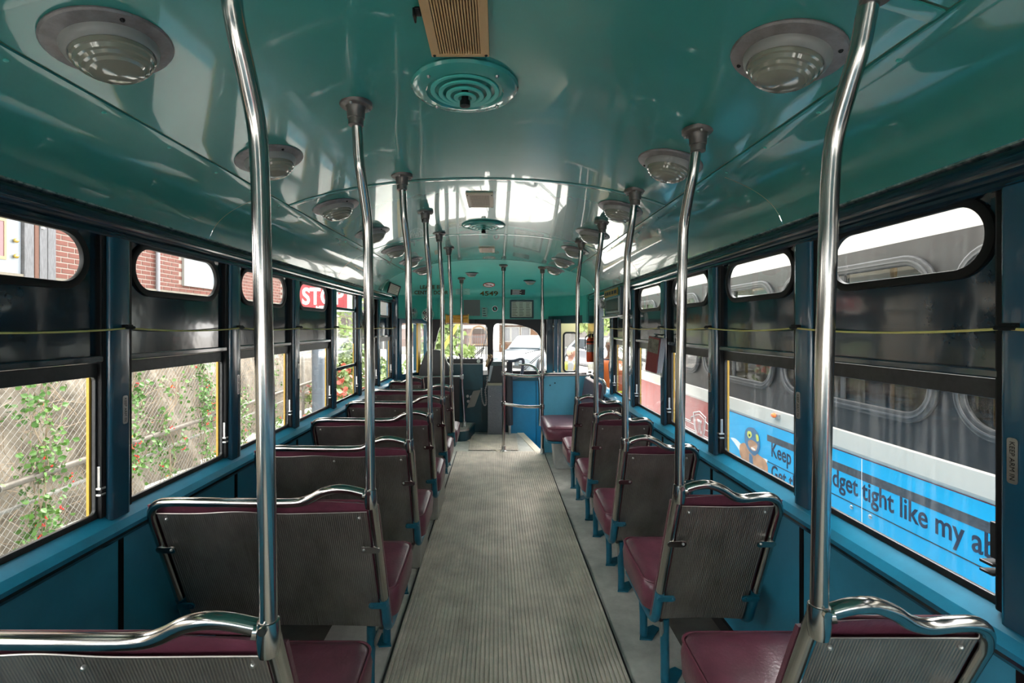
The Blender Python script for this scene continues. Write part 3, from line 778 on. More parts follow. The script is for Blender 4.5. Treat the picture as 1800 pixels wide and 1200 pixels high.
for px in (957, 974, 1035):
    q = P(px, 656, 5.6); m = MB(); m.ball((q.x, 5.6, .93), .012, 8, 6); ob('rail_stud', m, STEEL, pt, smooth=True, world=True)

# side-facing bench against the partition
bn = thing('side_bench', 'maroon side-facing bench on a grey pedestal below the blue partition', 'bench', (.75, 5.0, 0))
m = MB(); base = rrect(.49, 1.0, 4.74, 5.48, .09, 6); lv = [(.325, -.02), (.34, -.004), (.42, 0), (.45, -.012), (.465, -.04), (.47, -.09)]
n = len(base); vs_ = [(.745+(a-.745)*(.255+o_)/.255, 5.11+(b-5.11)*(.37+o_)/.37, z) for z, o_ in lv for a, b in base]
m.add(vs_, [(i*n+k, i*n+(k+1) % n, (i+1)*n+(k+1) % n, (i+1)*n+k) for i in range(len(lv)-1) for k in range(n)]+[tuple(range(n))[::-1], tuple((len(lv)-1)*n+k for k in range(n))])
cu = ob('seat_cushion', m, MAROON, bn, smooth=1.2, world=True)
pp = [(a, b, .452) for a, b in offset(base, -.012)]; m = MB(); m.tube(pp+[pp[0]], .005, 6, cap=False); ob('piping', m, MAROOND, cu, smooth=True, world=True)
m = MB(); m.plate(offset(base, -.01), [], .02, frame((0, 0, .305), (1,0,0), (0,1,0))); ob('seat_pan', m, SEATB, bn, world=True, bevel=.004)
m = MB(); m.sweep([(.60, 0), (.78, 0), (.78, .31), (.57, .31), (.58, .2)], 4.93, 5.12); ob('pedestal', m, mat('scuffed_pale_grey', (.42, .42, .40), .5, var=.2), bn, world=True, bevel=.015, seg=3)
m = MB(); m.sweep([(.93, .45), (.98, .46), (1.045, .86), (1.03, .90), (.995, .88)], 4.76, 5.48); ob('backrest', m, MAROON, bn, world=True, bevel=.012, seg=3)
m = MB(); m.sweep([(.985, .44), (1.0, .44), (1.062, .88), (1.05, .91), (1.04, .90)], 4.74, 4.765); ob('back_edge', m, GREYBOX, bn, world=True)
m = MB(); m.tube(catmull([(1.03, 4.75, .50), (1.06, 4.75, .70), (1.07, 4.75, .86), (1.06, 4.76, .91), (1.05, 4.85, .925), (1.05, 5.4, .925)], 4), .012, 10); ob('back_rail', m, CHROME, bn, smooth=True, world=True)
# box heater under the fourth double seat
m = MB(); m.box(-1.1, -.44, 3.62, 4.12, 0, .20); tag(ob('floor_heater', m, mat('worn_grey_box', (.32, .31, .27), .5, var=.15), bevel=.012), 'low grey floor box under the fourth double seat', 'heater box')
m = MB(); m.box(-1.1, -.46, 2.9, 3.25, 0, .16); tag(ob('floor_heater', m, MATS['worn_grey_box'], bevel=.012), 'low grey floor box under the third double seat', 'heater box')

# ------------------------------------------------------------------ driver's area
pf = thing('driver_platform', 'raised driver platform with rounded metal edge at the front', 'platform', (-.8, 6.4, 0))
base = [(-1.15, 6.14)]+[(-.46, 6.14), (-.40, 6.16), (-.36, 6.21), (-.345, 6.28)]+[(-.30, 6.62), (-1.15, 6.62)]
m = MB(); m.plate(base, [], .125, frame((0,0,0), (1,0,0), (0,1,0))); ob('riser', m, DKTEAL, pf, world=True)
m = MB(); m.plate(offset(base, .008), [], .022, frame((0,0,.125), (1,0,0), (0,1,0))); ob('edge_trim', m, STEEL, pf, world=True, bevel=.004)
m = MB(); m.plate(offset(base, -.02), [], .004, frame((0,0,.1465), (1,0,0), (0,1,0))); ob('top_lino', m, FLOOR, pf, world=True)
pb = thing('driver_partition', 'chrome bar and dark screen behind the driver seat', 'partition', (-.8, 6.2, .1475))
m = MB(); m.tube([(-1.2, 6.25, .812), (-.47, 6.29, .805)], .0145, 12); ob('bar', m, CHROME, pb, smooth=True, world=True)
m = MB(); m.box(-1.2, -.48, 6.26, 6.275, .15, .80); ob('screen', m, BLKPL, pb, world=True)
m = MB(); m.lathe([(.02, -.03), (.025, -.025), (.025, .025), (.02, .03)], 14, Matrix.Translation((-.455, 6.30, .805))); ob('clamp', m, STEEL, pb, smooth=True, world=True)
dsx, dsy = -.865, 6.44
dsx = (764-CX)*6.4/F
ds = thing('driver_chair', 'black rounded driver seat rising above the chrome bar', 'seat', (dsx, 6.42, .1475))
lp = smooth_loop([(-.195, .66), (-.205, .82), (-.17, .98), (-.10, 1.135), (-.07, 1.155), (.07, 1.155), (.12, 1.13), (.175, .98), (.205, .82), (.195, .66)], 2)
m = MB(); m.plate(lp, [], .07, frame((dsx, 6.40, 0), (1,0,0), (0,0,1))); ob('backrest', m, BLKPL, ds, world=True, bevel=.018, seg=3, smooth=True)
m = MB(); m.box(dsx-.2, dsx+.2, 6.33, 6.52, .55, .65); ob('seat_base', m, BLKPL, ds, world=True, bevel=.02)
m = MB(); m.lathe([(.05, .15), (.05, .55)], 14, Matrix.Translation((dsx, 6.45, 0))); ob('pedestal', m, DKTEAL, ds, world=True)
m = MB(); m.tube(catmull([(dsx+.15, 6.42, 1.0), (dsx+.20, 6.42, .93), (dsx+.24, 6.42, .87), (dsx+.21, 6.43, .76)], 4), .008, 8); ob('seat_belt', m, STEEL, ds, world=True)
# upright lever
lv_ = thing('control_lever', 'thin lever with a round knob beside the driver seat', 'lever', (-.86, 6.6, .9)); a = P(761, 620, 6.62); b = P(763, 601, 6.62)
m = MB(); m.tube([a+Vector((0,0,-.15)), b], .007, 8); ob('stick', m, BLKPL, lv_, world=True); m = MB(); m.ball(b, .017, 10, 8); ob('knob', m, BLKPL, lv_, world=True, smooth=True)
# dash console
cs_ = thing('dash_console', 'dark teal console with switches beside the driver seat', 'console', (-.3, 6.6, 0))
q0 = P(814, 640, 6.55); q1 = P(849, 690, 6.55)
m = MB(); m.box(q0.x-.2, q1.x, 6.55, 6.69, .60, q0.z); ob('cabinet', m, DKTEAL, cs_, world=True, bevel=.006)
m = MB(); m.box(q0.x-.2, q1.x-.02, 6.60, 6.69, .15, .60); ob('footwell', m, DKTEAL, cs_, world=True)
m = MB(); m.box(q0.x-.22, q1.x+.005, 6.53, 6.70, q0.z, q0.z+.01); ob('worktop', m, STEEL, cs_, world=True, bevel=.003)
m = MB(); m.box(q0.x-.22, q1.x, 6.57, 6.68, q0.z+.01, q0.z+.075); sw = ob('switch_panel', m, BLKPL, cs_, world=True, bevel=.006)
for k in range(9):
    x = q0.x-.20+.05*k; m = MB(); m.box(x, x+.018, 6.60, 6.62, q0.z+.075, q0.z+.092+.012*(k % 3 == 0)); ob('switch', m, BLKPL, sw, world=True, bevel=.002)
m = MB(); m.lathe([(0, 0), (.026, 0), (.024, .012), (0, .014)], 16, Matrix.Translation((q1.x-.06, 6.57, q0.z+.04)) @ Matrix.Rotation(PI/2, 4, 'X')); ob('dial', m, WHITE, sw, world=True)
m = MB(); m.tube([P(810, 632, 6.6), P(807, 621, 6.6)], [.008, .014], 8); ob('handle', m, BLKPL, sw, world=True)
# leaning treadle board
tb = MB(); M = frame(P(826, 716, 6.5), (.11, 0, .02), (.10, .06, .27)); tb.plate(rrect(-.04, .065, 0, .24, .012), [], .02, M)
t_ = tag(ob('pedal_board', tb, mat('worn_tread', (.22, .20, .18), .5, metal=.3), bevel=.003), 'grey ribbed pedal board leaning on the driver platform', 'pedal')
for k in range(8):
    m = MB(); m.box(-.032+.013*k, -.026+.013*k, .01, .23, -.004, .0, M); ob('tread_rib', m, BLACK, t_)
for k, (px, py) in enumerate(((822, 696), (828, 697), (823, 705), (828, 706))):
    m = MB(); q = P(px, py, 6.58); m.lathe([(0, 0), (.018, 0), (.018, .02), (0, .02)], 12, Matrix.Translation(q) @ Matrix.Rotation(PI/2, 4, 'X')); ob('pedal_button', m, STEEL, cs_, world=True)
# fare box
fb = thing('fare_box', 'tall grey metal fare box with a sloped black head', 'fare box', (-.015, 6.55, 0))
x0, x1 = (857-CX)*6.52/F, (885.5-CX)*6.52/F
m = MB(); m.box(x0, x1, 6.52, 6.66, 0.003, .665); ob('cabinet', m, GREYBOX, fb, world=True, bevel=.006)
m = MB(); m.box(x0-.004, x1+.004, 6.515, 6.665, 0.003, .03); ob('plinth', m, GREYBOX, fb, world=True)
m = MB(); m.box(x0, x1, 6.518, 6.662, .665, .70); ob('collar', m, mat('brass_grey', (.30, .28, .20), .4, metal=.4), fb, world=True)
m = MB(); m.add([(x0+.03, 6.53, .70), (x1, 6.53, .70), (x1, 6.53, .93), (x0+.075, 6.53, .93), (x0+.03, 6.66, .70), (x1, 6.66, .70), (x1, 6.66, .93), (x0+.075, 6.66, .93)], [(0,1,2,3), (7,6,5,4), (0,4,5,1), (1,5,6,2), (2,6,7,3), (3,7,4,0)]); ob('head', m, BLKPL, fb, world=True, bevel=.004)
m = MB(); m.add([(x0+.005, 6.535, .72), (x0+.03, 6.528, .72), (x0+.075, 6.528, .93), (x0+.035, 6.535, .93), (x0+.005, 6.66, .72), (x0+.03, 6.66, .72), (x0+.075, 6.66, .93), (x0+.035, 6.66, .93)], [(0,1,2,3), (7,6,5,4), (0,4,5,1), (1,5,6,2), (2,6,7,3), (3,7,4,0)]); ob('coin_window', m, mat('frosted_chute', (.30, .33, .36), .25), fb, world=True)
m = MB(); m.add([(x0+.04, 6.54, .93), (x1, 6.54, .93), (x1-.02, 6.57, .985), (x0+.065, 6.57, .985), (x0+.04, 6.66, .93), (x1, 6.66, .93), (x1-.02, 6.64, .985), (x0+.065, 6.64, .985)], [(0,1,2,3), (7,6,5,4), (0,4,5,1), (1,5,6,2), (2,6,7,3), (3,7,4,0)]); ob('lid', m, GREYBOX, fb, world=True, bevel=.003)
m = MB(); m.ball((x0+.035, 6.518, .52), .006, 8, 5); ob('lock', m, STEEL, fb, world=True)
# transfer cutter, chain and gear hanging by the fare box
tc_ = thing('transfer_holder', 'brass and steel transfer holder clamped beside the fare box', 'ticket holder', P(856, 640, 6.6))
m = MB(); m.ball(P(861, 626, 6.62), .035, 10, 8, (1, .6, 1)); m.tube([P(860, 630, 6.62), P(855, 645, 6.6)], [.03, .02], 8); ob('punch', m, mat('old_brass', (.30, .2, .12), .35, metal=.8), tc_, world=True, smooth=True)
m = MB(); m.box(P(849, 0, 6.6).x, P(858, 0, 6.6).x, 6.56, 6.62, P(0, 658, 6.6).z, P(0, 650, 6.6).z); ob('clamp', m, STEEL, tc_, world=True, bevel=.004)
m = MB(); m.box(P(843, 0, 6.6).x, P(851, 0, 6.6).x, 6.58, 6.62, P(0, 681, 6.6).z, P(0, 660, 6.6).z); ob('pouch', m, BLKPL, tc_, world=True, bevel=.004)
ch = thing('hanging_chain', 'looped steel chain hanging beside the fare box', 'chain', P(850, 700, 6.55))
cp_ = [P(x, y, 6.53) for x, y in ((846.5, 682), (846.3, 692), (848, 704), (851, 711.5), (854, 711), (854.5, 700), (853, 686), (856, 674), (857, 660))]
cc = catmull(cp_, 6)
for i in range(len(cc)-1):
    m = MB(); d = (cc[i+1]-cc[i]); mid = (cc[i]+cc[i+1])/2; s1 = Vector((0,1,0)) if i % 2 else d.normalized().cross(Vector((0,1,0)))
    lpth = [mid+d*.62*math.cos(2*PI*k/8)+s1*.009*math.sin(2*PI*k/8) for k in range(9)]; m.tube(lpth, .0032, 5, cap=False); ob('link', m, STEEL, ch, world=True, smooth=True)
# padded stanchion with arm by the door
ps = thing('padded_post', 'black padded post with arm handle behind the fare box', 'post', (.175, 6.55, 0))
m = MB(); m.lathe([(.02, .0), (.022, .13)], 14, Matrix.Translation((.175, 6.55, 0))); m.lathe([(.018, .86), (.018, .97)], 14, Matrix.Translation((.175, 6.55, 0))); ob('pole', m, STEEL, ps, world=True, smooth=True)
m = MB(); m.lathe([(.03, .125), (.046, .13), (.045, .50), (.040, .985), (.03, .99)], 18, Matrix.Translation((.175, 6.55, 0))); ob('padding', m, mat('dark_foam', (.035, .033, .04), .6), ps, world=True, smooth=.8)
m = MB(); m.tube(catmull([(.16, 6.53, .995), (.24, 6.5, 1.0), (.32, 6.48, 1.025), (.355, 6.48, 1.01), (.35, 6.48, .93), (.335, 6.49, .82), (.29, 6.5, .79), (.22, 6.52, .765)], 4), .021, 10); ob('arm', m, mat('grey_foam_arm', (.09, .10, .14), .5), ps, world=True, smooth=True)
# wipers outside the windscreen
for k, (pa, pb_) in enumerate((((824, 634), (850, 610)), ((912, 655), (958, 614)))):
    t = thing('windscreen_wiper', ('wiper arm with twin rods outside the driver windscreen', 'wiper arm slanting across the windscreen in front of the parked car')[k], 'wiper')
    a = P(*pa, 6.82); b = P(*pb_, 6.82); m = MB(); m.tube([a, b], .006, 6); m.tube([a+Vector((.035, 0, .0)), b+Vector((.012, 0, -.01))], .006, 6); ob('arm', m, BLKPL, t)
    m = MB(); m.tube([a+Vector((0, -.075, 0)), a+Vector((0, .02, 0))], .012, 8); ob('spindle', m, BLKPL, t)
    m = MB(); m.tube([b+Vector((-.06, 0, -.22)) if k == 0 else b-Vector((.3, 0, .06)), b+Vector((.05, 0, .19)) if k == 0 else b+Vector((.05, 0, .03))], .006, 6); ob('blade', m, BLKPL, t)
# small round fans on the header
def make_fan(c, face, lab, s=1.0):
    t = thing('cab_fan', lab, 'fan', c)
    M = Matrix.Translation(c) @ Vector((0,0,1)).rotation_difference(Vector(face)).to_matrix().to_4x4() @ Matrix.Scale(s, 4)
    m = MB()
    for r in (.03, .055, .08): m.tube([(r*math.cos(2*PI*k/20), r*math.sin(2*PI*k/20), .02-.2*r*r) for k in range(21)], .0025, 5, cap=False)
    for k in range(10): a = 2*PI*k/10; m.tube([(.0, 0, .022), (.08*math.cos(a), .08*math.sin(a), .019)], .0018, 4)
    g_ = m.mesh('cage'); g_.transform(M); ob('cage', g_, STEEL, t, world=True)
    for k in range(4):
        m = MB(); m.grid([[(.012+.055*i/3, -.02+.04*j/2, (.006 if j == 0 else -.006 if j == 2 else 0)) for j in range(3)] for i in range(4)]); g2 = m.mesh('blade'); g2.transform(M @ Matrix.Rotation(PI/2*k, 4, 'Z')); ob('blade', g2, BLKPL, t, world=True)
    m = MB(); m.lathe([(0, -.075), (.028, -.07), (.034, -.03), (.02, 0), (.012, .012), (0, .014)], 16); g3 = m.mesh('motor', True); g3.transform(M); ob('motor', g3, BLKPL, t, world=True)
    m = MB(); m.tube([(0, 0, -.05), (0, .05, -.09), (.0, .07, -.12)], .008, 8); g4 = m.mesh('bracket'); g4.transform(M); ob('bracket', g4, DKALU, t, world=True)
    return t
make_fan(P(751, 553, 6.2), (.5, -.8, -.1), 'round black cab fan on the teal header above the driver')
make_fan(P(727, 550, 6.15), (.9, -.4, 0), 'black cab fan seen edge-on beside the round fan', .8)
make_fan(P(1062, 534, 4.62), (-.8, -.5, 0), 'black fan beside the yellow-labelled box', .8)

# ------------------------------------------------------------------ notices on the dome and header
def on_front(px, py):                              # where a pixel's ray meets the dome or the header
    best = None; Y = 5.3
    while Y < 6.8:
        q = P(px, py, Y); a = q.x-XC
        if Y >= YF(a): return Vector((q.x, YF(a), q.z)), Vector((0, -1, 0))
        if q.z > zc(q.x, Y): 
            n = cn(q.x, Y); return Vector((q.x, Y, q.z)), n
        Y += .004
    return P(px, py, 6.7), Vector((0, -1, 0))
def front_frame(px, py, lift=.008):
    q, n = on_front(px, py); n = Vector((0, n.y, n.z)).normalized()
    ux = Vector((1, 0, 0)); vy = n.cross(ux)
    return frame(q+n*lift, ux, vy), q.y
def px2m(px, Y): return px*Y/F
def sheet(name, lab, cat, box, m, border=None, bw=.012, lines=None, cols=1, linem=None, group=None):
    x0, y0, x1, y1 = box; M, Y = front_frame((x0+x1)/2, (y0+y1)/2)
    hw = px2m(x1-x0, Y)/2; c = abs(M[2][1]) if abs(M[2][1]) > .3 else .5; hh = px2m(y1-y0, Y)/2/max(.35, abs(M[2][1])+.25*abs(M[1][1]))
    b = MB(); b.plate(rrect(-hw, hw, -hh, hh, .004, 3), [], .003, M); o = tag(ob(name, b, m), lab, cat, group)
    if border:
        r = MB(); r.plate(rect(-hw-bw, hw+bw, -hh-bw, hh+bw), [rect(-hw, hw, -hh, hh)], .010, M); ob('border', r, border, o, bevel=.002)
    if lines:
        for ci in range(cols):
            l = MB(); cw_ = 2*hw/cols
            for k in range(lines):
                v = hh*.82-2*hh*.82*k/max(1, lines-1); u0 = -hw+cw_*(ci+.12); u1 = -hw+cw_*(ci+random.uniform(.6, .9)); l.box(u0, u1, v-hh*.35/lines, v+hh*.35/lines, .003, .0036, M)
            ob('print', l, linem or INK, o, kind='stuff')
    return o, M, hw, hh, Y
def dome_text(name, lab, s, box, m, bold=.0):
    x0, y0, x1, y1 = box
    me = text_mesh(s, 1, bold, 'LEFT', 0, (x1-x0, None))
    ys_ = [v.co.y for v in me.vertices]; lo, hi = min(ys_), max(ys_)
    for v in me.vertices:
        q, n = on_front(x0+v.co.x, y1-(v.co.y-lo)/(hi-lo)*(y1-y0)); v.co = q+n*.006
    me.materials.clear(); me.materials.append(m)
    return tag(ob(name, me, m), lab, 'lettering')
GF = 'notices and plates above the windscreen'
t = dome_text('lettering', 'gold words LEAVE BY painted on the front dome', 'LEAVE BY', (738, 500.5, 779, 507), GOLD, .022)
t = dome_text('lettering', 'gold words CENTRE DOOR painted under the words LEAVE BY', 'CENTRE DOOR', (728, 510, 788, 517), GOLD, .022)
t = dome_text('fleet_number', 'gold fleet number 4549 under the no-smoking sign', '4549', (843.5, 511, 875.5, 519.5), GOLD, .022)
o, M, hw, hh, Y = sheet('notice', 'pale notice sheet on the front dome', 'notice', (801, 505, 826, 518), mat('faded_sheet', (.16, .42, .36), .5), lines=5, linem=mat('faded_print', (.10, .25, .22), .6), group=GF)
# no smoking sign
M, Y = front_frame(859.5, 499.5); r = px2m(10.5, Y); rv = r*.85
ns = thing('no_smoking_sign', 'oval no-smoking sign with red ring above the fleet number', 'sign', M.translation, group=GF)
b = MB(); b.plate(ell(0, 0, r, rv), [], .002, M); ob('disc', b, WHITE, ns, world=True)
b = MB(); b.plate(ell(0, 0, r, rv), [ell(0, 0, r*.84, rv*.84)], .0035, M); ob('red_ring', b, RED, ns, world=True)
b = MB(); b.box(-r*.9, r*.9, -.006, .006, .0022, .0038, M @ Matrix.Rotation(-.62, 4, 'Z')); ob('red_slash', b, RED, ns, world=True)
b = MB(); b.box(-r*.6, r*.45, -.012, .004, .0015, .003, M); ob('cigarette', b, INK, ns, world=True)
sheet('notice_plate', 'small black notice plate with white lettering on the dome', 'notice', (897.5, 507, 923, 518), INK, lines=5, linem=WHITE, group=GF)
sheet('blank_panel', 'plain grey square panel on the header', 'panel', (815, 527, 844, 555), mat('mauve_grey', (.15, .16, .16), .5), group=GF)
sheet('small_card', 'small pale card with print beside the grey panel', 'notice', (848, 541, 856, 556), mat('pale_teal_card', (.25, .48, .42), .5), border=STEEL, bw=.004, lines=4, group=GF)
o, M, hw, hh, Y = sheet('framed_notice', 'framed notice with three columns of print on the header', 'notice', (899, 530, 935, 557), PAPER, border=mat('dark_green_frame', (.008, .05, .06), .4), bw=.022, lines=9, cols=3, linem=mat('brown_print', (.24, .21, .15), .7), group=GF)
sheet('orange_tag', 'small orange square tag on the header', 'tag', (776.5, 527, 782, 534), mat('rust_orange', (.45, .17, .02), .5), group=GF)
M, Y = front_frame(870, 542.5); em = thing('round_emblem', 'black round emblem with a pale figure on the header', 'emblem', M.translation, group=GF)
b = MB(); b.plate(ell(0, 0, .038, .038), [], .003, M); ob('disc', b, INK, em, world=True)
b = MB(); b.plate(smooth_loop([(-.006, -.02), (.012, -.02), (.016, .0), (.004, .008), (.006, .022), (-.008, .02), (-.014, .0)], 1), [], .001, M @ Matrix.Translation((0,0,.003))); ob('figure', b, CEILR, em, world=True)
b = MB(); b.plate(ell(0, 0, .040, .040), [ell(0, 0, .034, .034)], .004, M); ob('rim', b, STEEL, em, world=True)
# brass roller box over the driver
q = P(803.5, 560.5, 6.35); bx_ = thing('roller_box', 'brass-coloured sun blind roller box hanging at the windscreen top', 'roller box', q)
hw, hh = px2m(19.5, 6.35), px2m(7.2, 6.35)
m = MB(); m.box(q.x-hw, q.x+hw, 6.33, 6.40, q.z-hh, q.z+hh); ob('case', m, BRASS, bx_, world=True, bevel=.008, seg=2)
m = MB(); m.tube([(q.x-hw*.5, 6.325, q.z-hh*.5), (q.x-hw*.3, 6.325, q.z+hh*.2), (q.x+hw*.9, 6.325, q.z+hh*.25)], .006, 8); ob('cord', m, YEL, bx_, world=True)
for s_ in (-1, 1):
    m = MB(); m.box(q.x+s_*hw-.006, q.x+s_*hw+.006, 6.325, 6.42, q.z-hh-.006, q.z+hh+.01); ob('end_cap', m, YEL, bx_, world=True)
m = MB(); m.tube([P(837, 562, 6.6), P(837, 569, 6.6)], .009, 8); tag(ob('blind_hook', m, BLKPL), 'little dark hook hanging at the windscreen top', 'hook')
# cove advert frame, fence side
def cove_frame(x, Y, sgn):
    n = cn(x, Y); uy = Vector((0, 1, 0)) if sgn < 0 else Vector((0, -1, 0)); n = Vector((n.x, 0, n.z)).normalized(); return frame(Vector((x, Y, zc(x, Y)))+n*.012, uy, n.cross(uy))
M = frame((-1.185, 5.50, 1.885), (0, 1, 0), (.30, 0, 1)); cf = thing('cove_notice', 'framed paper notice in the ceiling cove at the front', 'notice', M.translation)
b = MB(); b.plate(rect(-.20, .34, -.05, .05), [], .003, M); ob('paper', b, PAPER, cf, world=True)
b = MB(); b.plate(rect(-.215, .355, -.063, .063), [rect(-.20, .34, -.05, .05)], .010, M); ob('frame', b, INK, cf, world=True)
b = MB()
for k in range(6): b.box(-.17, .30-.05*(k % 3), .038-.015*k-.003, .038-.015*k+.003, .003, .0036, M)
ob('print', b, mat('grey_print', (.2, .2, .18), .7), cf, world=True, kind='stuff')
# route box with yellow label over the far right windows
rb = thing('route_box', 'dark route box with a yellow label above the front windows', 'route box', (1.03, 4.3, 1.66))
m = MB(); m.box(XR-.055, XR+.03, 4.03, 4.62, 1.555, 1.80); ob('case', m, NAVY, rb, world=True, bevel=.008)
m = MB(); m.box(XR-.060, XR-.054, 4.08, 4.52, 1.595, 1.70); ob('window', m, mat('grey_pane', (.10, .10, .09), .15), rb, world=True)
m = MB(); m.plate(rect(4.06, 4.54, 1.58, 1.715), [rect(4.085, 4.515, 1.60, 1.695)], .004, frame((XR-.060, 0, 0), (0,1,0), (0,0,1))); ob('bezel', m, STEEL, rb, world=True)
m = MB(); m.box(XR-.059, XR-.055, 4.10, 4.60, 1.725, 1.79); lb_ = ob('yellow_label', m, mat('mustard_label', (.48, .27, .01), .45), rb, world=True)
m = MB(); m.box(XR-.075, XR-.03, 4.03, 4.62, 1.535, 1.553); ob('light_strip', m, STEEL, rb, world=True, bevel=.003)
m = MB()
for k, (a_, b_) in enumerate(((4.56, 4.51), (4.49, 4.42), (4.40, 4.34), (4.31, 4.24), (4.22, 4.13))): m.box(XR-.0598, XR-.0588, b_, a_, 1.742, 1.772)
ob('faded_print', m, INK, lb_, world=True, kind='stuff')
# leaflets hanging on a window post
lf = thing('leaflet_rack', 'sheaf of maroon and white leaflets hanging from a window post', 'leaflets', (1.03, 3.16, 1.30))
m = MB(); m.tube([(XR+.0, 3.16, 1.40), (1.03, 3.15, 1.405), (1.03, 3.10, 1.405), (1.03, 3.10, 1.37)], .005, 6); m.tube([(1.03, 3.13, 1.405), (1.03, 3.13, 1.37)], .005, 6); ob('hook', m, BLKPL, lf, world=True)
for k in range(5):
    M = Matrix.Translation((1.040, 3.12, 1.385)) @ Matrix.Rotation(.45+.03*k, 4, 'Z') @ Matrix.Rotation(.16, 4, 'X')
    m = MB(); d = .012*k; m.box(-.03+d, -.03+d+.009, -.048, .048, -.225, 0, M); ob('leaflet', m, (mat('maroon_leaflet', (.20, .03, .03), .5) if k == 0 else mat('grey_leaflet', (.5, .48, .5), .5)), lf, world=True)
m = MB(); m.box(-.0315, -.0302, -.045, .045, -.10, -.01, Matrix.Translation((1.040, 3.12, 1.385)) @ Matrix.Rotation(.45, 4, 'Z') @ Matrix.Rotation(.16, 4, 'X')); ob('cover_picture', m, mat('olive_picture', (.14, .13, .10), .5, var=.5, vscale=40), lf, world=True)
# fire extinguisher and broom by the entrance
fe = thing('fire_extinguisher', 'red fire extinguisher strapped to the door post', 'fire extinguisher', P(1036, 636, 5.5))
c = P(1036.5, 636, 5.5); T = Matrix.Translation(c)
m = MB(); m.lathe([(0, 0), (.033, .002), (.036, .012), (.036, .235), (.030, .262), (.014, .278), (.012, .29), (0, .292)], 20, T); ob('cylinder', m, mat('extinguisher_red', (.75, .08, .02), .3), fe, world=True, smooth=.7)
m = MB(); m.lathe([(.0365, .115), (.0368, .116), (.0368, .20), (.0365, .201)], 20, T); ob('label_band', m, mat('label_grey', (.4, .38, .36), .5, var=.5, vscale=60), fe, world=True, smooth=.7)
m = MB(); m.lathe([(.018, .285), (.018, .318), (.0, .32)], 12, T); m.box(c.x-.012, c.x+.012, c.y-.06, c.y+.01, c.z+.315, c.z+.327); m.box(c.x-.012, c.x+.012, c.y-.05, c.y+.01, c.z+.335, c.z+.345); ob('valve', m, BLKPL, fe, world=True, bevel=.002)
m = MB(); m.tube(catmull([c+Vector((-.015, 0, .30)), c+Vector((-.05, -.02, .28)), c+Vector((-.052, -.01, .20)), c+Vector((-.045, 0, .13))], 4), .006, 8); ob('hose', m, BLKPL, fe, world=True, smooth=True)
m = MB(); m.lathe([(.0375, .22), (.0385, .221), (.0385, .235), (.0375, .236)], 20, T); ob('strap', m, BLACK, fe, world=True)
br = thing('broom', 'wooden broom handle leaning behind the bench by the entrance', 'broom', P(1034, 700, 5.5))
m = MB(); m.tube([P(1033, 690, 5.55), P(1044, 640, 5.55), P(1056, 565, 5.53)], .0125, 10); ob('handle', m, mat('broom_wood', (.55, .24, .09), .5), br, world=True, smooth=True)
q = P(1031, 700, 5.55); m = MB(); m.box(q.x-.05, q.x+.05, 5.52, 5.58, q.z-.12, q.z+.03); ob('head', m, mat('broom_straw', (.35, .22, .08), .7), br, world=True, bevel=.01)

# ------------------------------------------------------------------ front door
A = Vector((XC+.86, 6.66, 0)); 
dp = thing('door_1', 'folded blue door post beside the open front entrance', 'door', (A.x, A.y, -.3), kind='structure')
for k, (x0_, x1_, y_) in enumerate(((960, 972, 6.55), (973, 980, 6.5), (981, 986, 6.45))):
    a_ = P(x0_, 0, y_).x; b_ = P(x1_, 0, y_).x; m = MB(); m.box(a_, b_, y_-.03, y_+.03, -.3, 1.56); ob('fold', m, (NAVY, POSTB, NAVY)[k], dp, world=True, bevel=.006)
q = P(973, 573, 6.46); m = MB(); m.ball(q, .016, 10, 6); ob('door_stud', m, STEEL, dp, world=True, smooth=True)
dl = thing('door_2', 'open cream and yellow entrance door leaf with rubber-framed window', 'door', (1.0, 6.8, -.3), kind='structure')
xa, xb = P(986, 0, 6.8).x, P(1016, 0, 6.8).x
w0, w1 = P(992, 0, 6.8).x, P(1011, 0, 6.8).x
wl_ = rrect(w0, w1, P(0, 651, 6.8).z, P(0, 586, 6.8).z, .03, 5)
M = frame((0, 6.8, 0), (1,0,0), (0,0,1)); m = MB(); m.plate(rect(xa, xb, -.35, 1.55), [offset(wl_, .012)], .035, M); ob('leaf', m, CREAM, dl, world=True)
m = MB(); m.plate(offset(wl_, .026), [wl_], .05, M @ Matrix.Translation((0,0,-.008))); ob('rubber_frame', m, BLACK, dl, world=True, bevel=.006)
m = MB(); m.plate(offset(wl_, .004), [], .003, M @ Matrix.Translation((0,0,.015))); ob('pane', m, GLASS, dl, world=True)
m = MB(); m.box(xa-.025, xa, 6.77, 6.84, -.35, 1.55); ob('yellow_edge', m, YEL, dl, world=True)
m = MB(); m.tube(catmull([P(912, 641, 6.45), P(930, 641, 6.4), P(942, 648, 6.35), P(947, 660, 6.3), P(949, 700, 6.3), P(949, 748, 6.3)], 4), .0165, 12); tag(ob('entry_handrail', m, CHROME, smooth=True), 'curved chrome handrail rising beside the front steps', 'handrail')
hb = MB(); hb.grid([[(XC+a, YF(a)-.02+d, z) for a in lin(.80, 1.157, 12)] for d, z in ((0, 1.60), (0, 1.50), (.12, 1.50))]); ob('door_header', hb, DKTEAL, header)

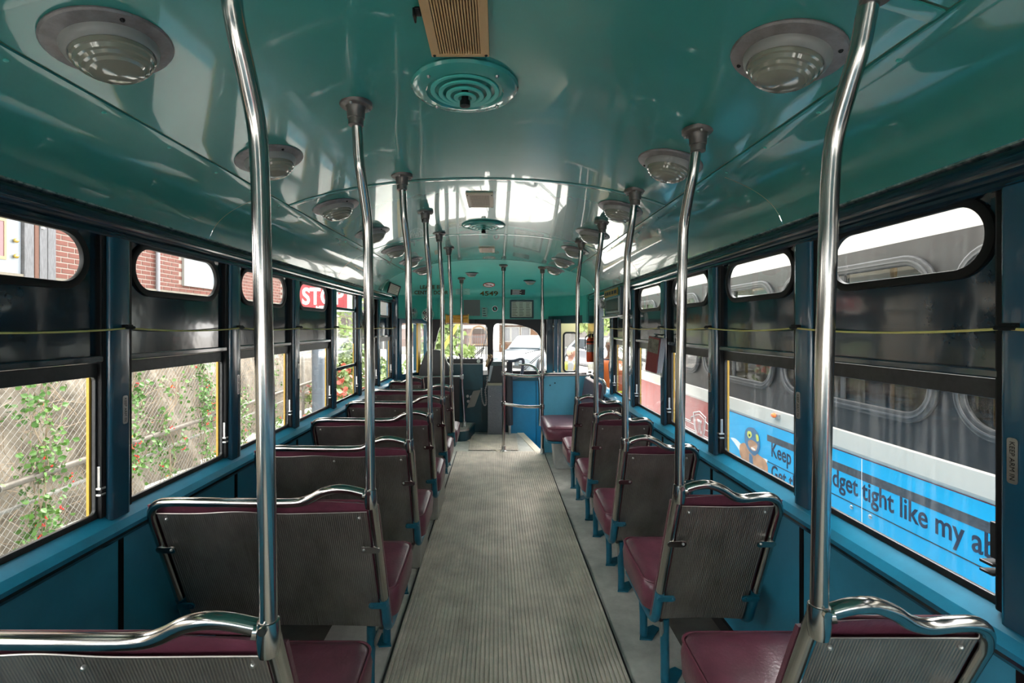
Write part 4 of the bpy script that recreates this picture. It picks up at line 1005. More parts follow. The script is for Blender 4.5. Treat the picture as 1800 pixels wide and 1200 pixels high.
# ------------------------------------------------------------------ outside: ground
ZG = -.45
gr = MB(); gr.grid([[(x, y, ZG) for x in (-60, -4, 4, 60)] for y in (-40, 0, 8, 30, 90)])
tag(ob('ground', gr, mat('pale_paving', (.55, .53, .50), .8, var=.12, vscale=.6)), 'pale paved ground around the streetcar', 'ground', kind='structure')
for x in (-.75-.09, .75-.09):
    m = MB(); m.box(x-.035, x+.035, 7.2, 32, ZG, ZG+.02); tag(ob('tram_rail', m, STEEL), 'steel tram rail in the paving ahead, %s one' % ('fence-side' if x < 0 else 'other'), 'rail', 'tram rails ahead')

# fence line: turned a few degrees away from the streetcar
FA = math.radians(3.2)
FO = Vector((-3.25, 0, 0)); FD = Vector((-math.sin(FA), math.cos(FA), 0)); FN = Vector((math.cos(FA), math.sin(FA), 0))
MF = frame(FO, FD, (0,0,1))                       # u along the fence, v up, third axis toward +x side
if (MF.to_3x3() @ Vector((0,0,1))).x < 0: pass
GALV = mat('galvanised_steel', (.26, .24, .215), .5, metal=.2, var=.15, vscale=20)
RUSTY = mat('weathered_pipe', (.12, .10, .082), .5, metal=.4, var=.25, vscale=14)
fc = thing('chain_link_fence', 'galvanised chain-link fence with pipe rails along the concrete wall', 'fence', (-3.3, 3, ZG))
U0, U1, V0, V1 = .5, 12.0, ZG+.03, 1.72
m = MB(); sp = .064; k = -int((V1-V0)/sp)-1
def wire(a, b):
    a3 = MF @ Vector((*a, 0)); b3 = MF @ Vector((*b, 0)); return a3, b3
def addwire(mb, a, b, off):
    d = (b-a).normalized(); n1 = FN*.0017; n2 = d.cross(FN)*.0017; o_ = FN*off
    vs_ = [a+n1+o_, a+n2+o_, a-n1+o_, a-n2+o_, b+n1+o_, b+n2+o_, b-n1+o_, b-n2+o_]
    mb.add(vs_, [(0,1,5,4), (1,2,6,5), (2,3,7,6), (3,0,4,7)])
hh_ = V1-V0
while k*sp < U1-U0:
    for s_ in (1, -1):
        u_a = U0+k*sp if s_ > 0 else U0+k*sp+hh_
        u_b = u_a+s_*hh_
        va, vb = V0, V1
        if s_ > 0:
            if u_a < U0: va += U0-u_a; u_a = U0
            if u_b > U1: vb -= u_b-U1; u_b = U1
        else:
            if u_a > U1: va += u_a-U1; u_a = U1
            if u_b < U0: vb -= U0-u_b; u_b = U0
        if vb-va > .02:
            a3, b3 = wire((u_a, va), (u_b, vb)); addwire(m, a3, b3, .002*s_)
    k += 1
ob('wire_mesh', m, GALV, fc, world=True, kind='stuff')
def fpt(u, v, off=0): return MF @ Vector((u, v, 0))+FN*off
m = MB(); m.tube([fpt(U0, .345, .03), fpt(U1, .345, .03)], .027, 12); ob('rail', m, RUSTY, fc, world=True, smooth=True)
m = MB(); m.tube([fpt(U0, .12, -.10), fpt(U1, .12, -.10)], .016, 10); ob('rail', m, GALV, fc, world=True, smooth=True)
m = MB(); m.tube([fpt(U0, V1, 0), fpt(U1, V1, 0)], .022, 10); ob('rail', m, GALV, fc, world=True, smooth=True)
for u in (1.2, 4.6, 6.9, 9.6, 12.0):
    m = MB(); m.tube([fpt(u, ZG, -.05), fpt(u, V1+.05, -.05)], .030, 10); ob('post', m, GALV, fc, world=True, smooth=True)
for u in (2.55, 3.30, 4.9):
    m = MB(); m.tube([fpt(u, .345, .03)+(FN*.031)*math.cos(a_)+Vector((0,0,.031))*math.sin(a_) for a_ in [2*PI*q/12 for q in range(13)]], .0025, 5, cap=False); ob('wire_tie', m, GALV, fc, world=True)
# retaining wall: concrete segments
CONC = mat('rough_concrete', (.085, .066, .047), .85, col2=(.25, .21, .165), vscale=5, bump=.6, bscale=7)
rw_ = MB()
cols_ = 120; rows_ = 24
pts = []
for j in range(rows_+1):
    row = []
    for i in range(cols_+1):
        u = -2+14.5*i/cols_; v = ZG+2.30*j/rows_
        row.append(fpt(u, v, -.62-.10*v+.05*math.sin(u*5.1+v*3)+.04*math.sin(u*11+1.7*v*4)+random.uniform(-.02, .02)))
    pts.append(row)
rw_.grid(pts); rw_.grid([[pts[-1][i] for i in range(cols_+1)], [pts[-1][i]-FN*.5 for i in range(cols_+1)]])
tag(ob('wall_retaining', rw_, CONC, smooth=.9), 'rough pale concrete retaining wall behind the fence', 'wall', kind='structure')
bk = MB(); bk.grid([[fpt(u, 1.83, -1.0), fpt(u, 1.9, -3.4)] for u in (-3, 5, 13, 20)]); tag(ob('yard', bk, mat('yard_earth', (.20, .18, .12), .9, var=.3)), 'raised earth yard behind the retaining wall', 'ground', kind='structure')

# climbing vines on the fence
LEAFA = mat('vine_leaf_green', (.045, .12, .015), .45, col2=(.10, .20, .03), vscale=6)
LEAFB = mat('shrub_leaf_green', (.10, .17, .045), .5, col2=(.22, .28, .09), vscale=3)
LEAFD = mat('dark_leaf', (.03, .04, .06), .5)
BERRY = mat('red_berry', (.62, .03, .02), .3)
STEM = mat('dry_vine_stem', (.30, .22, .15), .8, var=.2)
ORLEAF = mat('orange_dry_leaf', (.65, .22, .03), .6)
def leaf(mb, c, size, rng, nrm=None):
    d = Vector((rng.uniform(-1, 1), rng.uniform(-1, 1), rng.uniform(-.9, .5))).normalized()
    n = (nrm if nrm else Vector((rng.uniform(-1,1), rng.uniform(-1,1), rng.uniform(-.3,1))))+Vector((rng.uniform(-.6,.6), rng.uniform(-.6,.6), rng.uniform(-.6,.6)))
    s = d.cross(n)
    if s.length < 1e-3: return
    s = s.normalized()*size*.42; n = s.cross(d).normalized(); d = d*size
    mb.add([c, c+d*.28+s+n*size*.10, c+d*.62+s*.85+n*size*.06, c+d, c+d*.62-s*.85+n*size*.06, c+d*.28-s+n*size*.10, c+d*.5], [(0,1,6), (1,2,6), (2,3,6), (3,4,6), (4,5,6), (5,0,6)])
def vine(lab, u, v0, v1, spread, nleaf, nberry, seed):
    rng = random.Random(seed); t = thing('climbing_vine', lab, 'vine', fpt(u, ZG, .05), group='vines climbing the chain-link fence')
    m = MB(); stems = []
    for s_ in range(4):
        p = [fpt(u+rng.uniform(-.1, .1), ZG, .02)]; uu = u
        for q in range(1, 7):
            vv = ZG+(v1-ZG)*q/6; uu = u+spread*rng.uniform(-.8, .8)*q/6; p.append(fpt(uu, vv, rng.uniform(-.04, .06)))
        c_ = catmull(p, 3); stems.append(c_); m.tube(c_, .004, 5)
    ob('stems', m, STEM, t, world=True)
    lm = MB(); bm_ = MB(); om = MB(); nleaf = int(nleaf*2.0)
    def spot():
        c_ = rng.choice(stems); zs = [q for q in c_ if q.z > v0-.1] or c_; q = rng.choice(zs)
        return q+FD*rng.gauss(0, spread*.28)+Vector((0, 0, rng.gauss(0, .07)))+FN*rng.uniform(-.05, .09)
    cl = [spot() for _ in range(max(4, nleaf//14))]
    for k in range(nleaf):
        q = rng.choice(cl)+Vector((rng.gauss(0, .03), rng.gauss(0, .06), rng.gauss(0, .06)))
        leaf(lm, q, rng.uniform(.022, .052), rng, FN)
    ob('foliage', lm, LEAFA, t, world=True, kind='stuff')
    for k in range(nberry):
        q = rng.choice(cl)+FN*.04
        for z in range(4): bm_.ball(q+Vector((rng.gauss(0, .012), rng.gauss(0, .016), rng.gauss(0, .012))), .007, 6, 4)
    if nberry: ob('berries', bm_, BERRY, t, world=True, kind='stuff')
    for k in range(6): leaf(om, spot(), .032, rng, FN)
    ob('dry_leaves', om, ORLEAF, t, world=True, kind='stuff')
for i, a_ in enumerate(((2.45, -.3, 1.25, .34, 520, 16), (3.05, .1, 1.2, .14, 200, 7), (3.66, -.4, 1.3, .13, 380, 11), (4.55, .2, 1.25, .34, 480, 14), (5.25, -.4, .9, .3, 200, 6), (5.95, -.3, 1.3, .34, 520, 8), (6.8, -.4, .5, .4, 240, 4), (7.9, -.4, 1.1, .4, 380, 5))):
    vine('leafy berry vine on the fence, %s from the camera' % ORD[i], *a_, 40+i)
# dry brush between fence and wall
dm = MB(); rng = random.Random(5)
for k in range(1300):
    u = rng.uniform(1.5, 10); v = rng.uniform(ZG, 1.4); a_ = fpt(u, v, rng.uniform(-.5, -.1)); b_ = a_+Vector((rng.uniform(-.12, .12), rng.uniform(-.3, .3), rng.uniform(-.1, .45)))
    dm.tube([a_, (a_+b_)/2+Vector((0, rng.uniform(-.05, .05), rng.uniform(-.03, .03))), b_], .0025, 4, cap=False)
tag(ob('dry_brush', dm, STEM), 'tangle of dry brown stems between the fence and the concrete wall', 'dry brush', kind='stuff')

# brick house above the wall
XB = -6.2
OUTW = mat('weathered_offwhite', (.20, .195, .185), .6)
BR = mat('red_brick', (.10, .028, .019), .8, var=.28, vscale=3.0)
MORT = mat('pale_mortar', (.22, .185, .165), .9)
hs_ = thing('brick_house', 'red brick house with white door standing above the retaining wall', 'house', (XB-2, 9, 1.9))
m = MB(); m.box(XB-4, XB-.003, 5.0, 15.5, 1.6, 7.0); ob('wall', m, MORT, hs_, world=True)
m = MB(); m.box(XB-.05, XB+.05, 5.0, 15.5, 1.6, 2.14); ob('stone_base', m, mat('stone_base', (.13, .115, .095), .85, var=.2, vscale=6, bump=.4), hs_, world=True)
bl_, bh, mo_ = .205, .062, .017
bmesh_ = MB(); bmesh_.box(0, .03, 0, bl_, 0, bh); bme = bmesh_.mesh('brick', bevel=.002, seg=1); bme.materials.append(BR)
rest = MB(); cnt = 0
r_ = 0; z = 2.145
while z < 4.2:
    y = 6.78-((r_ % 2)*.108)
    while y < 15.3:
        if not (9.50 < y+bl_/2 < 10.75 and z > 2.25) and not (13.95 < y+.1 < 14.9 and z > 2.3):
            vis = (y < 7.4 or 8.05 < y < 9.6) and z < 3.25
            if vis and cnt < 290:
                o = bpy.data.objects.new('brick', bme); COL.objects.link(o); o.parent = hs_; o.matrix_parent_inverse = WM(hs_).inverted(); o.location = (XB-.026+random.uniform(-.002, .002), y, z); cnt += 1
            else: rest.box(XB-.026, XB+.004, y, y+bl_, z, z+bh)
        y += bl_+mo_
    z += bh+mo_; r_ += 1
ob('brickwork', rest, BR, hs_, world=True, kind='stuff')
# white window of the house
for y0_, y1_ in ((9.52, 10.74), (13.98, 14.9)):
    m = MB(); m.plate(rect(y0_, y1_, 2.27, 3.6), [rect(y0_+.08, y1_-.08, 2.38, 3.5)], .05, frame((XB, 0, 0), (0,1,0), (0,0,1))); wf = ob('window_frame', m, OUTW, hs_, world=True)
    m = MB(); m.box(XB-.01, XB+.0, y0_+.07, y1_-.07, 2.36, 3.5); ob('blind', m, mat('pale_blind', (.15, .17, .19), .6), wf, world=True)
m = MB(); m.tube([(XB+.05, 8.78, 2.1), (XB+.05, 8.78, 6)], .035, 10); ob('downpipe', m, mat('grey_pipe', (.16, .16, .18), .5), hs_, world=True)
# door and boards
dr = MB(); dr.box(XB-.03, XB+.02, 5.55, 6.28, 1.9, 4.2); d_ = ob('door', dr, mat('white_door', (.17, .19, .22), .4), hs_, world=True)
m = MB(); m.plate(rect(5.6, 6.09, 2.30, 4.0), [rect(5.63, 6.06, 2.34, 2.78), rect(5.63, 6.06, 2.82, 3.96)], .03, frame((XB+.0, 0, 0), (0,1,0), (0,0,1))); ob('glazing_bars', m, mat('cream_bars', (.22, .16, .08), .5), d_, world=True)
m = MB(); m.box(XB+.015, XB+.024, 5.6, 6.08, 2.3, 4.0); ob('door_pane', m, mat('dark_pane', (.12, .05, .06), .1), d_, world=True)
for z in (2.36, 2.56):
    m = MB(); m.ball((XB+.05, 6.19, z), .03, 10, 8); ob('knob', m, mat('brass', (.7, .5, .15), .2, metal=1), d_, world=True, smooth=True)
GW = mat('weathered_board', (.09, .09, .10), .8, var=.3, vscale=10, stretch=(1, 8, 1))
for y0_, y1_, mt in ((6.29, 6.42, GW), (6.43, 6.49, mat('brown_board', (.07, .022, .01), .7)), (6.50, 6.61, GW), (6.62, 6.74, GW)):
    m = MB(); m.box(XB-.03, XB+.06, y0_, y1_, 1.9, 4.5); ob('board', m, mt, hs_, world=True, bevel=.006)
m = MB(); m.box(XB+.06, XB+.075, 6.52, 6.56, 2.78, 2.87); ob('doorbell', m, WHITE, hs_, world=True)
m = MB(); m.box(XB-4.4, XB+.5, 4.7, 15.8, 7.0, 7.2); ob('eaves', m, mat('roof_felt', (.08, .08, .085), .9), hs_, world=True)

# stop sign on a thick post
sg = thing('stop_sign', 'large red STOP sign on a thick grey post beside the track', 'sign', (-2.6, 7.05, ZG))
M = frame((-2.52, 7.0, 0), (1,0,0), (0,0,1)); M = frame((-2.535, 7.0, 0), (1,0,0), (0,0,1))
m = MB(); m.plate(rrect(-.44, .44, 1.675, 2.36, .02), [], -.006 if False else .006, M @ Matrix.Translation((0,0,-.006))); ob('board', m, WHITE, sg, world=True)
m = MB(); m.plate(rrect(-.42, .375, 1.695, 2.34, .015), [], .002, M @ Matrix.Translation((0,0,.0))); 
m2 = MB(); m2.plate(rrect(-.42, .375, 1.70, 2.34, .015), [], .003, frame((-2.535, 6.992, 0), (1,0,0), (0,0,1))); ob('red_face', m2, SIGNRED, sg, world=True)
text('sign_lettering', 'STOP', frame((-2.535-.275, 6.988, 1.787), (1,0,0), (0,0,1)), WHITE, sg, size=.34, bold=.010, fit=(.60, .25), ext=.001)
text('sign_lettering', 'HERE', frame((-2.535-.075, 6.988, 1.715), (1,0,0), (0,0,1)), WHITE, sg, size=.06, bold=.003, fit=(.20, .045), ext=.001)
m = MB(); m.tube([(-2.62, 7.12, ZG), (-2.62, 7.12, 2.4)], .095, 20); ob('post', m, mat('grey_post', (.10, .115, .14), .5, var=.08), sg, world=True, smooth=True)

# shrubs and trees ---------------------------------------------------
def shrub(name, lab, c, r, n, mt, size, group, trunk=None, seed=1, cat='shrub', red=0):
    rng = random.Random(seed); c = Vector(c); t = thing(name, lab, cat, (c.x, c.y, ZG), group=group)
    m = MB(); m2 = MB(); blobs = [Vector((rng.gauss(0, .5)*r[0], rng.gauss(0, .5)*r[1], rng.gauss(0, .45)*r[2])) for _ in range(max(6, n//60))]
    for k in range(n):
        b_ = rng.choice(blobs); d = Vector((rng.gauss(0, 1), rng.gauss(0, 1), rng.gauss(0, 1))).normalized()*min(r)*.42*rng.uniform(.5, 1)
        leaf(m2 if red and rng.random() < red else m, c+b_+d, size*rng.uniform(.6, 1.3), rng)
    ob('foliage', m, mt, t, world=True, kind='stuff')
    if red: ob('red_leaves', m2, mat('red_leaf', (.45, .08, .05), .5), t, world=True, kind='stuff')
    m = MB()
    for k in range(5 if not trunk else 1):
        top = c+Vector((rng.uniform(-.5, .5)*r[0], rng.uniform(-.5, .5)*r[1], rng.uniform(0, .5)*r[2])) if not trunk else c
        m.tube([Vector((c.x+rng.uniform(-.1, .1), c.y+rng.uniform(-.1, .1), ZG)), (Vector((c.x, c.y, ZG))+top)/2, top], (trunk or .015), 6)
    ob('trunk' if trunk else 'stems', m, STEM, t, world=True)
    return t
GSH = 'shrubs beyond the stop sign'
shrub('garden_shrub', 'red and green shrub just beyond the stop sign', (-2.95, 9.2, .25), (.5, .8, .75), 1500, LEAFB, .11, GSH, seed=2, red=.35)
shrub('garden_shrub', 'yellow-green shrub seen through the last side window', (-2.7, 11.6, .1), (.6, .9, .6), 1500, LEAFB, .12, GSH, seed=3)
shrub('garden_shrub', 'tall green shrub behind the yellow-green one', (-4.4, 13.5, .6), (.9, 1.2, .9), 1400, LEAFB, .14, GSH, seed=4)
GT = 'trees beyond the windscreen'
shrub('street_tree', 'bright green tree seen through the driver windscreen', (-2.35, 21, 1.6), (1.0, 1.0, 2.6), 2600, LEAFB, .22, GT, trunk=.1, seed=6, cat='tree')
shrub('street_tree', 'leafy tree framing the entrance door opening', (6.0, 30, 2.7), (2.2, 2.0, 1.6), 1600, LEAFB, .3, GT, trunk=.15, seed=8, cat='tree')
shrub('street_tree', 'big shade tree rising behind the brick house corner', (-8.5, 25.0, 4.5), (2.5, 2.5, 3.0), 2600, LEAFB, .3, GT, trunk=.2, seed=9, cat='tree')
shrub('added_shade_tree', 'unseen tree added behind the camera to shade the fence side', (-5.0, 0.2, 5.2), (2.2, 2.5, 1.6), 3200, LEAFB, .3, GT, trunk=.2, seed=11, cat='tree')  # out of view, added to dim daylight on the fence side

# yellow boom, facades and railings far ahead
bmx = MB(); a_ = P(778, 614, 19.5); b_ = P(806, 568, 19.5); bmx.tube([a_, b_, b_+(b_-a_)*.5], .07, 8); bm_o = tag(ob('yellow_boom', bmx, YEL), 'yellow slanting pole among the leaves ahead', 'pole')
PB = mat('pink_brick_facade', (.085, .05, .042), .8, var=.12, vscale=2)
bd_ = thing('shop_building', 'pale brick building with an arched window far ahead', 'building', (-2.5, 34, ZG))
m = MB(); m.box(-7, -.4, 34, 40, ZG, 7); ob('wall', m, PB, bd_, world=True)
aw = [(-1.75, .3), (-.75, .3), (-.75, 1.0)]+[(-1.25+.5*math.cos(PI*k/10), 1.0+.45*math.sin(PI*k/10)) for k in range(11)]+[(-1.75, 1.0)]
m = MB(); m.plate(aw, [], .03, frame((0, 33.97, 0), (1,0,0), (0,0,1))); w_ = ob('arched_window', m, mat('brown_pane', (.03, .02, .017), .3), bd_, world=True)
m = MB(); m.plate(offset(aw, .12), [aw], .06, frame((0, 33.95, 0), (1,0,0), (0,0,1))); ob('arch_trim', m, mat('tan_trim', (.12, .07, .035), .6), w_, world=True)
m = MB(); m.box(-7, -.4, 33.9, 34, 1.35, 1.6); ob('cornice', m, OUTW, bd_, world=True)
m = MB(); m.box(-7, -.4, 33.9, 34, ZG, .1); ob('plinth', m, OUTW, bd_, world=True)
for x in (-6.2, -4.6, -3.2):
    m = MB(); m.box(x, x+.9, 33.96, 34.0, .2, 1.25); ob('shop_window', m, MATS['brown_pane'], bd_, world=True)
b2 = thing('corner_building', 'orange-brown brick building behind the parked car', 'building', (3, 38, ZG))
m = MB(); m.box(.2, 4.4, 37, 44, ZG, 7); ob('wall', m, mat('orange_brick', (.10, .048, .024), .8, var=.12, vscale=2), b2, world=True)
for k, (x0_, x1_, z0_, z1_) in enumerate(((.5, 1.0, .4, 1.4), (1.15, 1.7, .4, 1.4), (1.9, 2.5, .4, 1.4), (3.4, 4.2, .2, 1.5))):
    m = MB(); m.plate(rect(x0_-.07, x1_+.07, z0_-.07, z1_+.07), [rect(x0_, x1_, z0_, z1_)], .06, frame((0, 36.96, 0), (1,0,0), (0,0,1))); f_ = ob('window_frame', m, OUTW, b2, world=True)
    m = MB(); m.box(x0_, x1_, 36.97, 37, z0_, z1_); ob('pane', m, mat('pale_pane', (.12, .12, .13), .2), f_, world=True)
m = MB(); m.box(.2, 4.4, 36.7, 37, 1.6, 1.85); ob('fascia', m, OUTW, b2, world=True)
rf_ = thing('iron_railing', 'pale iron railing with upright bars far ahead', 'railing', (-.8, 24, ZG))
for k in range(16):
    x = -1.9+.105*k; m = MB(); m.box(x-.012, x+.012, 23.98, 24.02, ZG, 1.05+(.5 if k in (13,) else 0)); ob('bar', m, mat('pale_iron', (.05, .05, .055), .5), rf_, world=True)
for z in (-.25, .95):
    m = MB(); m.box(-1.95, -.3, 23.97, 24.03, z, z+.04); ob('rail', m, MATS['pale_iron'], rf_, world=True)
m = MB(); m.box(-.55, -.50, 23.95, 24.05, ZG, 1.6); ob('post', m, mat('dark_iron', (.012, .012, .015), .5), rf_, world=True)
m = MB(); m.box(4.4, 22, 46, 50, ZG, 5); bb = tag(ob('far_building', m, mat('grey_facade', (.11, .105, .10), .8, var=.1)), 'pale grey building far beyond the entrance door', 'building')
for k in range(8):
    m = MB(); m.box(5+2*k, 6.1+2*k, 45.95, 46, .8, 2.4); ob('window', m, MATS['brown_pane'], bb)
m = MB(); m.box(-22, -7.4, 42, 46, ZG, 6); bb = tag(ob('far_building', m, MATS['grey_facade']), 'pale grey building far beyond the cab window', 'building')
for k in range(6):
    m = MB(); m.box(-20+2*k, -18.9+2*k, 41.95, 42, .8, 2.4); ob('window', m, MATS['brown_pane'], bb)

# ------------------------------------------------------------------ parked car ahead
def sedan(name, lab, loc, rz, paint, group):
    t = thing(name, lab, 'car', loc, (0, 0, rz), group)
    # local: x across, y length (front toward -y), z up.  stations: (y, half width, z bottom, z belt, roof)
    st_ = [(-2.15, .62, .30, .55), (-2.05, .74, .24, .64), (-1.7, .82, .20, .74), (-1.1, .86, .18, .84), (-.75, .87, .18, .90), (.3, .88, .18, .93), (1.2, .87, .18, .96), (1.9, .82, .22, .95), (2.15, .72, .30, .88), (2.22, .6, .36, .75)]
    rows = []
    for y, hw_, zb_, zt_ in st_:
        prof = [(-hw_*.9, zb_), (-hw_, zb_+.12), (-hw_*1.0, (zb_+zt_)/2), (-hw_*.97, zt_-.06), (-hw_*.86, zt_), (0, zt_+.035), (hw_*.86, zt_), (hw_*.97, zt_-.06), (hw_, (zb_+zt_)/2), (hw_, zb_+.12), (hw_*.9, zb_)]
        rows.append([(x, y, z) for x, z in prof])
    m = MB(); m.grid(rows); m.add(rows[0], [tuple(range(11))]); m.add(rows[-1], [tuple(range(11))]); ob('body', m, paint, t, smooth=.6)
    cab = [(-.85, .74, .90), (-.15, .60, 1.38), (.1, .59, 1.42), (.75, .58, 1.41), (1.1, .60, 1.36), (1.75, .72, .95)]
    gl_ = mat('car_glass', (.03, .045, .055), .05, spec=.8)
    m = MB(); m.grid([[(-h_*1.0, y, min(z, .93)), (-h_, y, z-.05), (-h_*.9, y, z), (0, y, z+.02), (h_*.9, y, z), (h_, y, z-.05), (h_, y, min(z, .93))] for y, h_, z in cab]); ob('cabin', m, paint, t, smooth=.5)
    ws_ = [(-.64, -.79, .955), (.64, -.79, .955), (.52, -.22, 1.35), (-.52, -.22, 1.35)]
    m = MB(); m.add([(x, y-.02, z+.02) for x, y, z in ws_], [(0,1,2,3)]); ob('windscreen', m, gl_, t)
    for s_ in (-1, 1):
        m = MB(); m.add([(s_*.74, -.6, .96), (s_*.62, -.1, 1.33), (s_*.615, .7, 1.35), (s_*.70, 1.3, .98)], [(0,1,2,3)]); ob('side_window', m, gl_, t)
        for y in (-1.35, 1.35):
            M = Matrix.Translation((s_*.80, y, .32)) @ Matrix.Rotation(PI/2, 4, 'Y'); m = MB(); m.lathe([(.20, -.1), (.30, -.1), (.32, -.07), (.32, .07), (.30, .1), (.20, .1)], 24, M, closed=True); wh = ob('wheel', m, BLACK, t, smooth=.6)
            m = MB(); m.lathe([(0, s_*.085), (.2, s_*.09), (.205, s_*.07), (0, s_*.06)], 20, M); ob('hub_cap', m, STEEL, wh)
        m = MB(); m.ball((s_*.58, -2.03, .60), .12, 12, 8, (1.3, .5, .65)); ob('headlight', m, mat('headlight_glass', (.12, .14, .15), .1), t, smooth=True)
        m = MB(); m.ball((s_*.93, -.62, 1.0), .09, 10, 8, (1, .6, .7)); ob('mirror', m, paint, t, smooth=True)
    m = MB(); m.box(-.33, .33, -2.17, -2.12, .52, .61); ob('grille', m, BLKPL, t)
    m = MB(); m.box(-.5, .5, -2.19, -2.12, .30, .40); ob('lower_intake', m, BLKPL, t)
    m = MB(); m.box(-.18, .18, -2.21, -2.18, .42, .52); ob('number_plate', m, OUTW, t)
    return t
sedan('parked_car', 'pale silver-blue car parked nose-on ahead of the windscreen', (1.35, 19.0, -.30), -.42, mat('silver_blue_car_paint', (.055, .07, .085), .3, coat=.3), None)
m = MB(); m.box(-3, 6, 16, 26, ZG, -.30); tag(ob('paving_slab', m, MATS['pale_paving'], bevel=.05), 'raised paved strip under the parked car', 'ground', kind='structure')
sedan('parked_car', 'dark parked car glimpsed through the entrance door opening', (4.6, 22.0, ZG), .3, mat('dark_car_paint', (.10, .11, .13), .25, coat=.6), None)
sedan('parked_car', 'dark car glimpsed through the full-height sash window', (-6.8, 19.5, ZG), .2, MATS['dark_car_paint'], None)

# ------------------------------------------------------------------ the other streetcar alongside
XO = 2.2
tr = thing('streetcar', 'red and white streetcar with a blue advert standing alongside', 'streetcar', (3.5, 2, ZG))
YT0, YT1 = -4.0, 7.7
TRED = mat('tram_red', (.34, .018, .016), .35, coat=.1); TWHT = mat('tram_white', (.50, .47, .42), .35, coat=.3)
TBLK = mat('tram_black_band', (.013, .012, .012), .45, var=.3, vscale=18)
MT = frame((XO, 0, 0), (0, -1, 0), (0, 0, 1))     # u = -y, v = z, third axis = -x (toward us)
def tadd(n, m, mt, **k): return ob(n, m, mt, tr, world=True, **k)
m = MB(); m.box(XO, XO+.04, YT0, YT1, -.25, .67); tadd('red_skirt', m, TRED)
m = MB(); m.sweep([(XO-.0, .665), (XO-.018, .69), (XO-.018, .795), (XO, .80), (XO+.05, .80), (XO+.05, .665)], YT0, YT1); tadd('white_band', m, TWHT)
wy = [(1.0+1.41*k, 2.30+1.41*k) for k in range(-3, 4)]+[(6.64, 7.5)]
holes = [rrect(-b_+.03, -a_-.03, .985, 1.79, .16, 8) for a_, b_ in wy]
m = MB(); m.plate(rect(-YT1, -YT0, .80, 1.914), holes, -.04, MT); tadd('window_band', m, TBLK)
m = MB(); m.plate(rect(-YT1, -YT0, .80, 1.914), [offset(h_, .0) for h_ in holes], -.03, frame((XO+2.45, 0, 0), (0, -1, 0), (0, 0, 1))); tadd('far_side_band', m, mat('tram_interior', (.32, .30, .26), .6))
for h_, (a_, b_) in zip(holes, wy):
    m = MB(); m.plate(offset(h_, .045), [offset(h_, -.012)], .022, MT); fr_ = tadd('window_rubber', m, mat('weathered_rubber', (.025, .025, .026), .45, var=.2), bevel=.008)
    m = MB(); m.plate(offset(h_, .022), [offset(h_, .012)], .027, MT); ob('rubber_bead', m, mat('grey_bead', (.06, .06, .062), .4), fr_, world=True)
    m = MB(); m.plate(offset(h_, -.005), [], -.004, MT @ Matrix.Translation((0,0,.004))); tadd('pane', m, glass_mat('tram_glass', (.45, .47, .46)) if 'tram_glass' not in MATS else MATS['tram_glass'])
    ym_ = (a_+b_)/2; m = MB(); m.box(XO-.012, XO+.02, ym_-.018, ym_+.018, 1.0, 1.78); tadd('mullion', m, DKALU)
m = MB(); m.sweep([(XO, 1.914), (XO+.02, 2.25), (XO+.12, 2.55), (XO+.5, 2.72), (XO+1.25, 2.78), (XO+2.0, 2.72), (XO+2.38, 2.55), (XO+2.48, 2.25), (XO+2.5, 1.914), (XO+2.46, 1.914), (XO+2.3, 2.5), (XO+1.25, 2.70), (XO+.2, 2.5), (XO+.04, 1.914)], YT0, YT1); tadd('roof', m, TWHT)
m = MB(); m.box(XO+.04, XO+2.46, YT0, YT1, .25, .30); tadd('saloon_floor', m, DKALU)
m = MB(); m.box(XO+2.46, XO+2.5, YT0, YT1, -.25, .80); tadd('far_skirt', m, DKALU)
m = MB(); m.sweep([(XO, -.25), (XO+2.5, -.25), (XO+2.5, .8), (XO, .8)], YT1, YT1+.05); tadd('nose', m, TRED)
nosep = []
for z in (-.25, .2, .67): nosep.append([(XO+1.25-1.25*math.cos(PI*k/16), YT1+.9*math.sin(PI*k/16)*(1 if z < .5 else .95), z) for k in range(17)])
m = MB(); m.grid(nosep); tadd('nose_skin', m, TRED, smooth=True)
m = MB(); m.grid([[(XO+1.25-1.25*math.cos(PI*k/16), YT1+.85*math.sin(PI*k/16), z) for k in range(17)] for z in (.67, .80)]); tadd('nose_band', m, TWHT, smooth=True)
for k in range(2):
    m = MB(); m.grid([[(XO+1.25-(1.25-.1*q)*math.cos(PI*j/16), YT1+(.85-.25*q)*math.sin(PI*j/16), .80+1.4*q) for j in range(17)] for q in ((0, .12) if k == 0 else (.85, 1.1))]); tadd('nose_panel', m, TBLK if k == 0 else TWHT, smooth=True)
for y, mt in ((1.5, 'a'), (2.65, 'b'), (3.35, 'a'), (4.15, 'b'), (4.7, 'a'), (5.6, 'b')):
    m = MB(); m.tube([(XO+.55, y, .30), (XO+.55, y, 2.5)], .02, 10); tadd('stanchion', m, mat('tram_amber_pole', (.50, .28, .08), .35))
for y in (.6, 1.9, 2.75, 3.6, 4.45, 5.3):
    m = MB(); m.box(XO+.12, XO+.55, y, y+.08, .75, 1.32); m.box(XO+.12, XO+.55, y, y+.42, .68, .76); tadd('saloon_seat', m, mat('tram_seat', (.20, .16, .12), .6), bevel=.02)
m = MB(); m.box(XO+.5, XO+.62, YT0, YT1, 2.42, 2.46); tadd('ceiling_light', m, mat('tram_strip_light', (1, 1, .95), .5, emit=2.0))
# orange marker lamp
ml = P(1368, 727, XO*F/(1368-CX)); m = MB(); m.box(XO-.035, XO-.015, ml.y-.06, ml.y+.02, .745, .775); tadd('marker_base', m, STEEL)
m = MB(); m.ball((XO-.035, ml.y+.0, .762), .024, 12, 8, (.8, 1.2, .8)); tadd('marker_lamp', m, ORANGE, smooth=True)
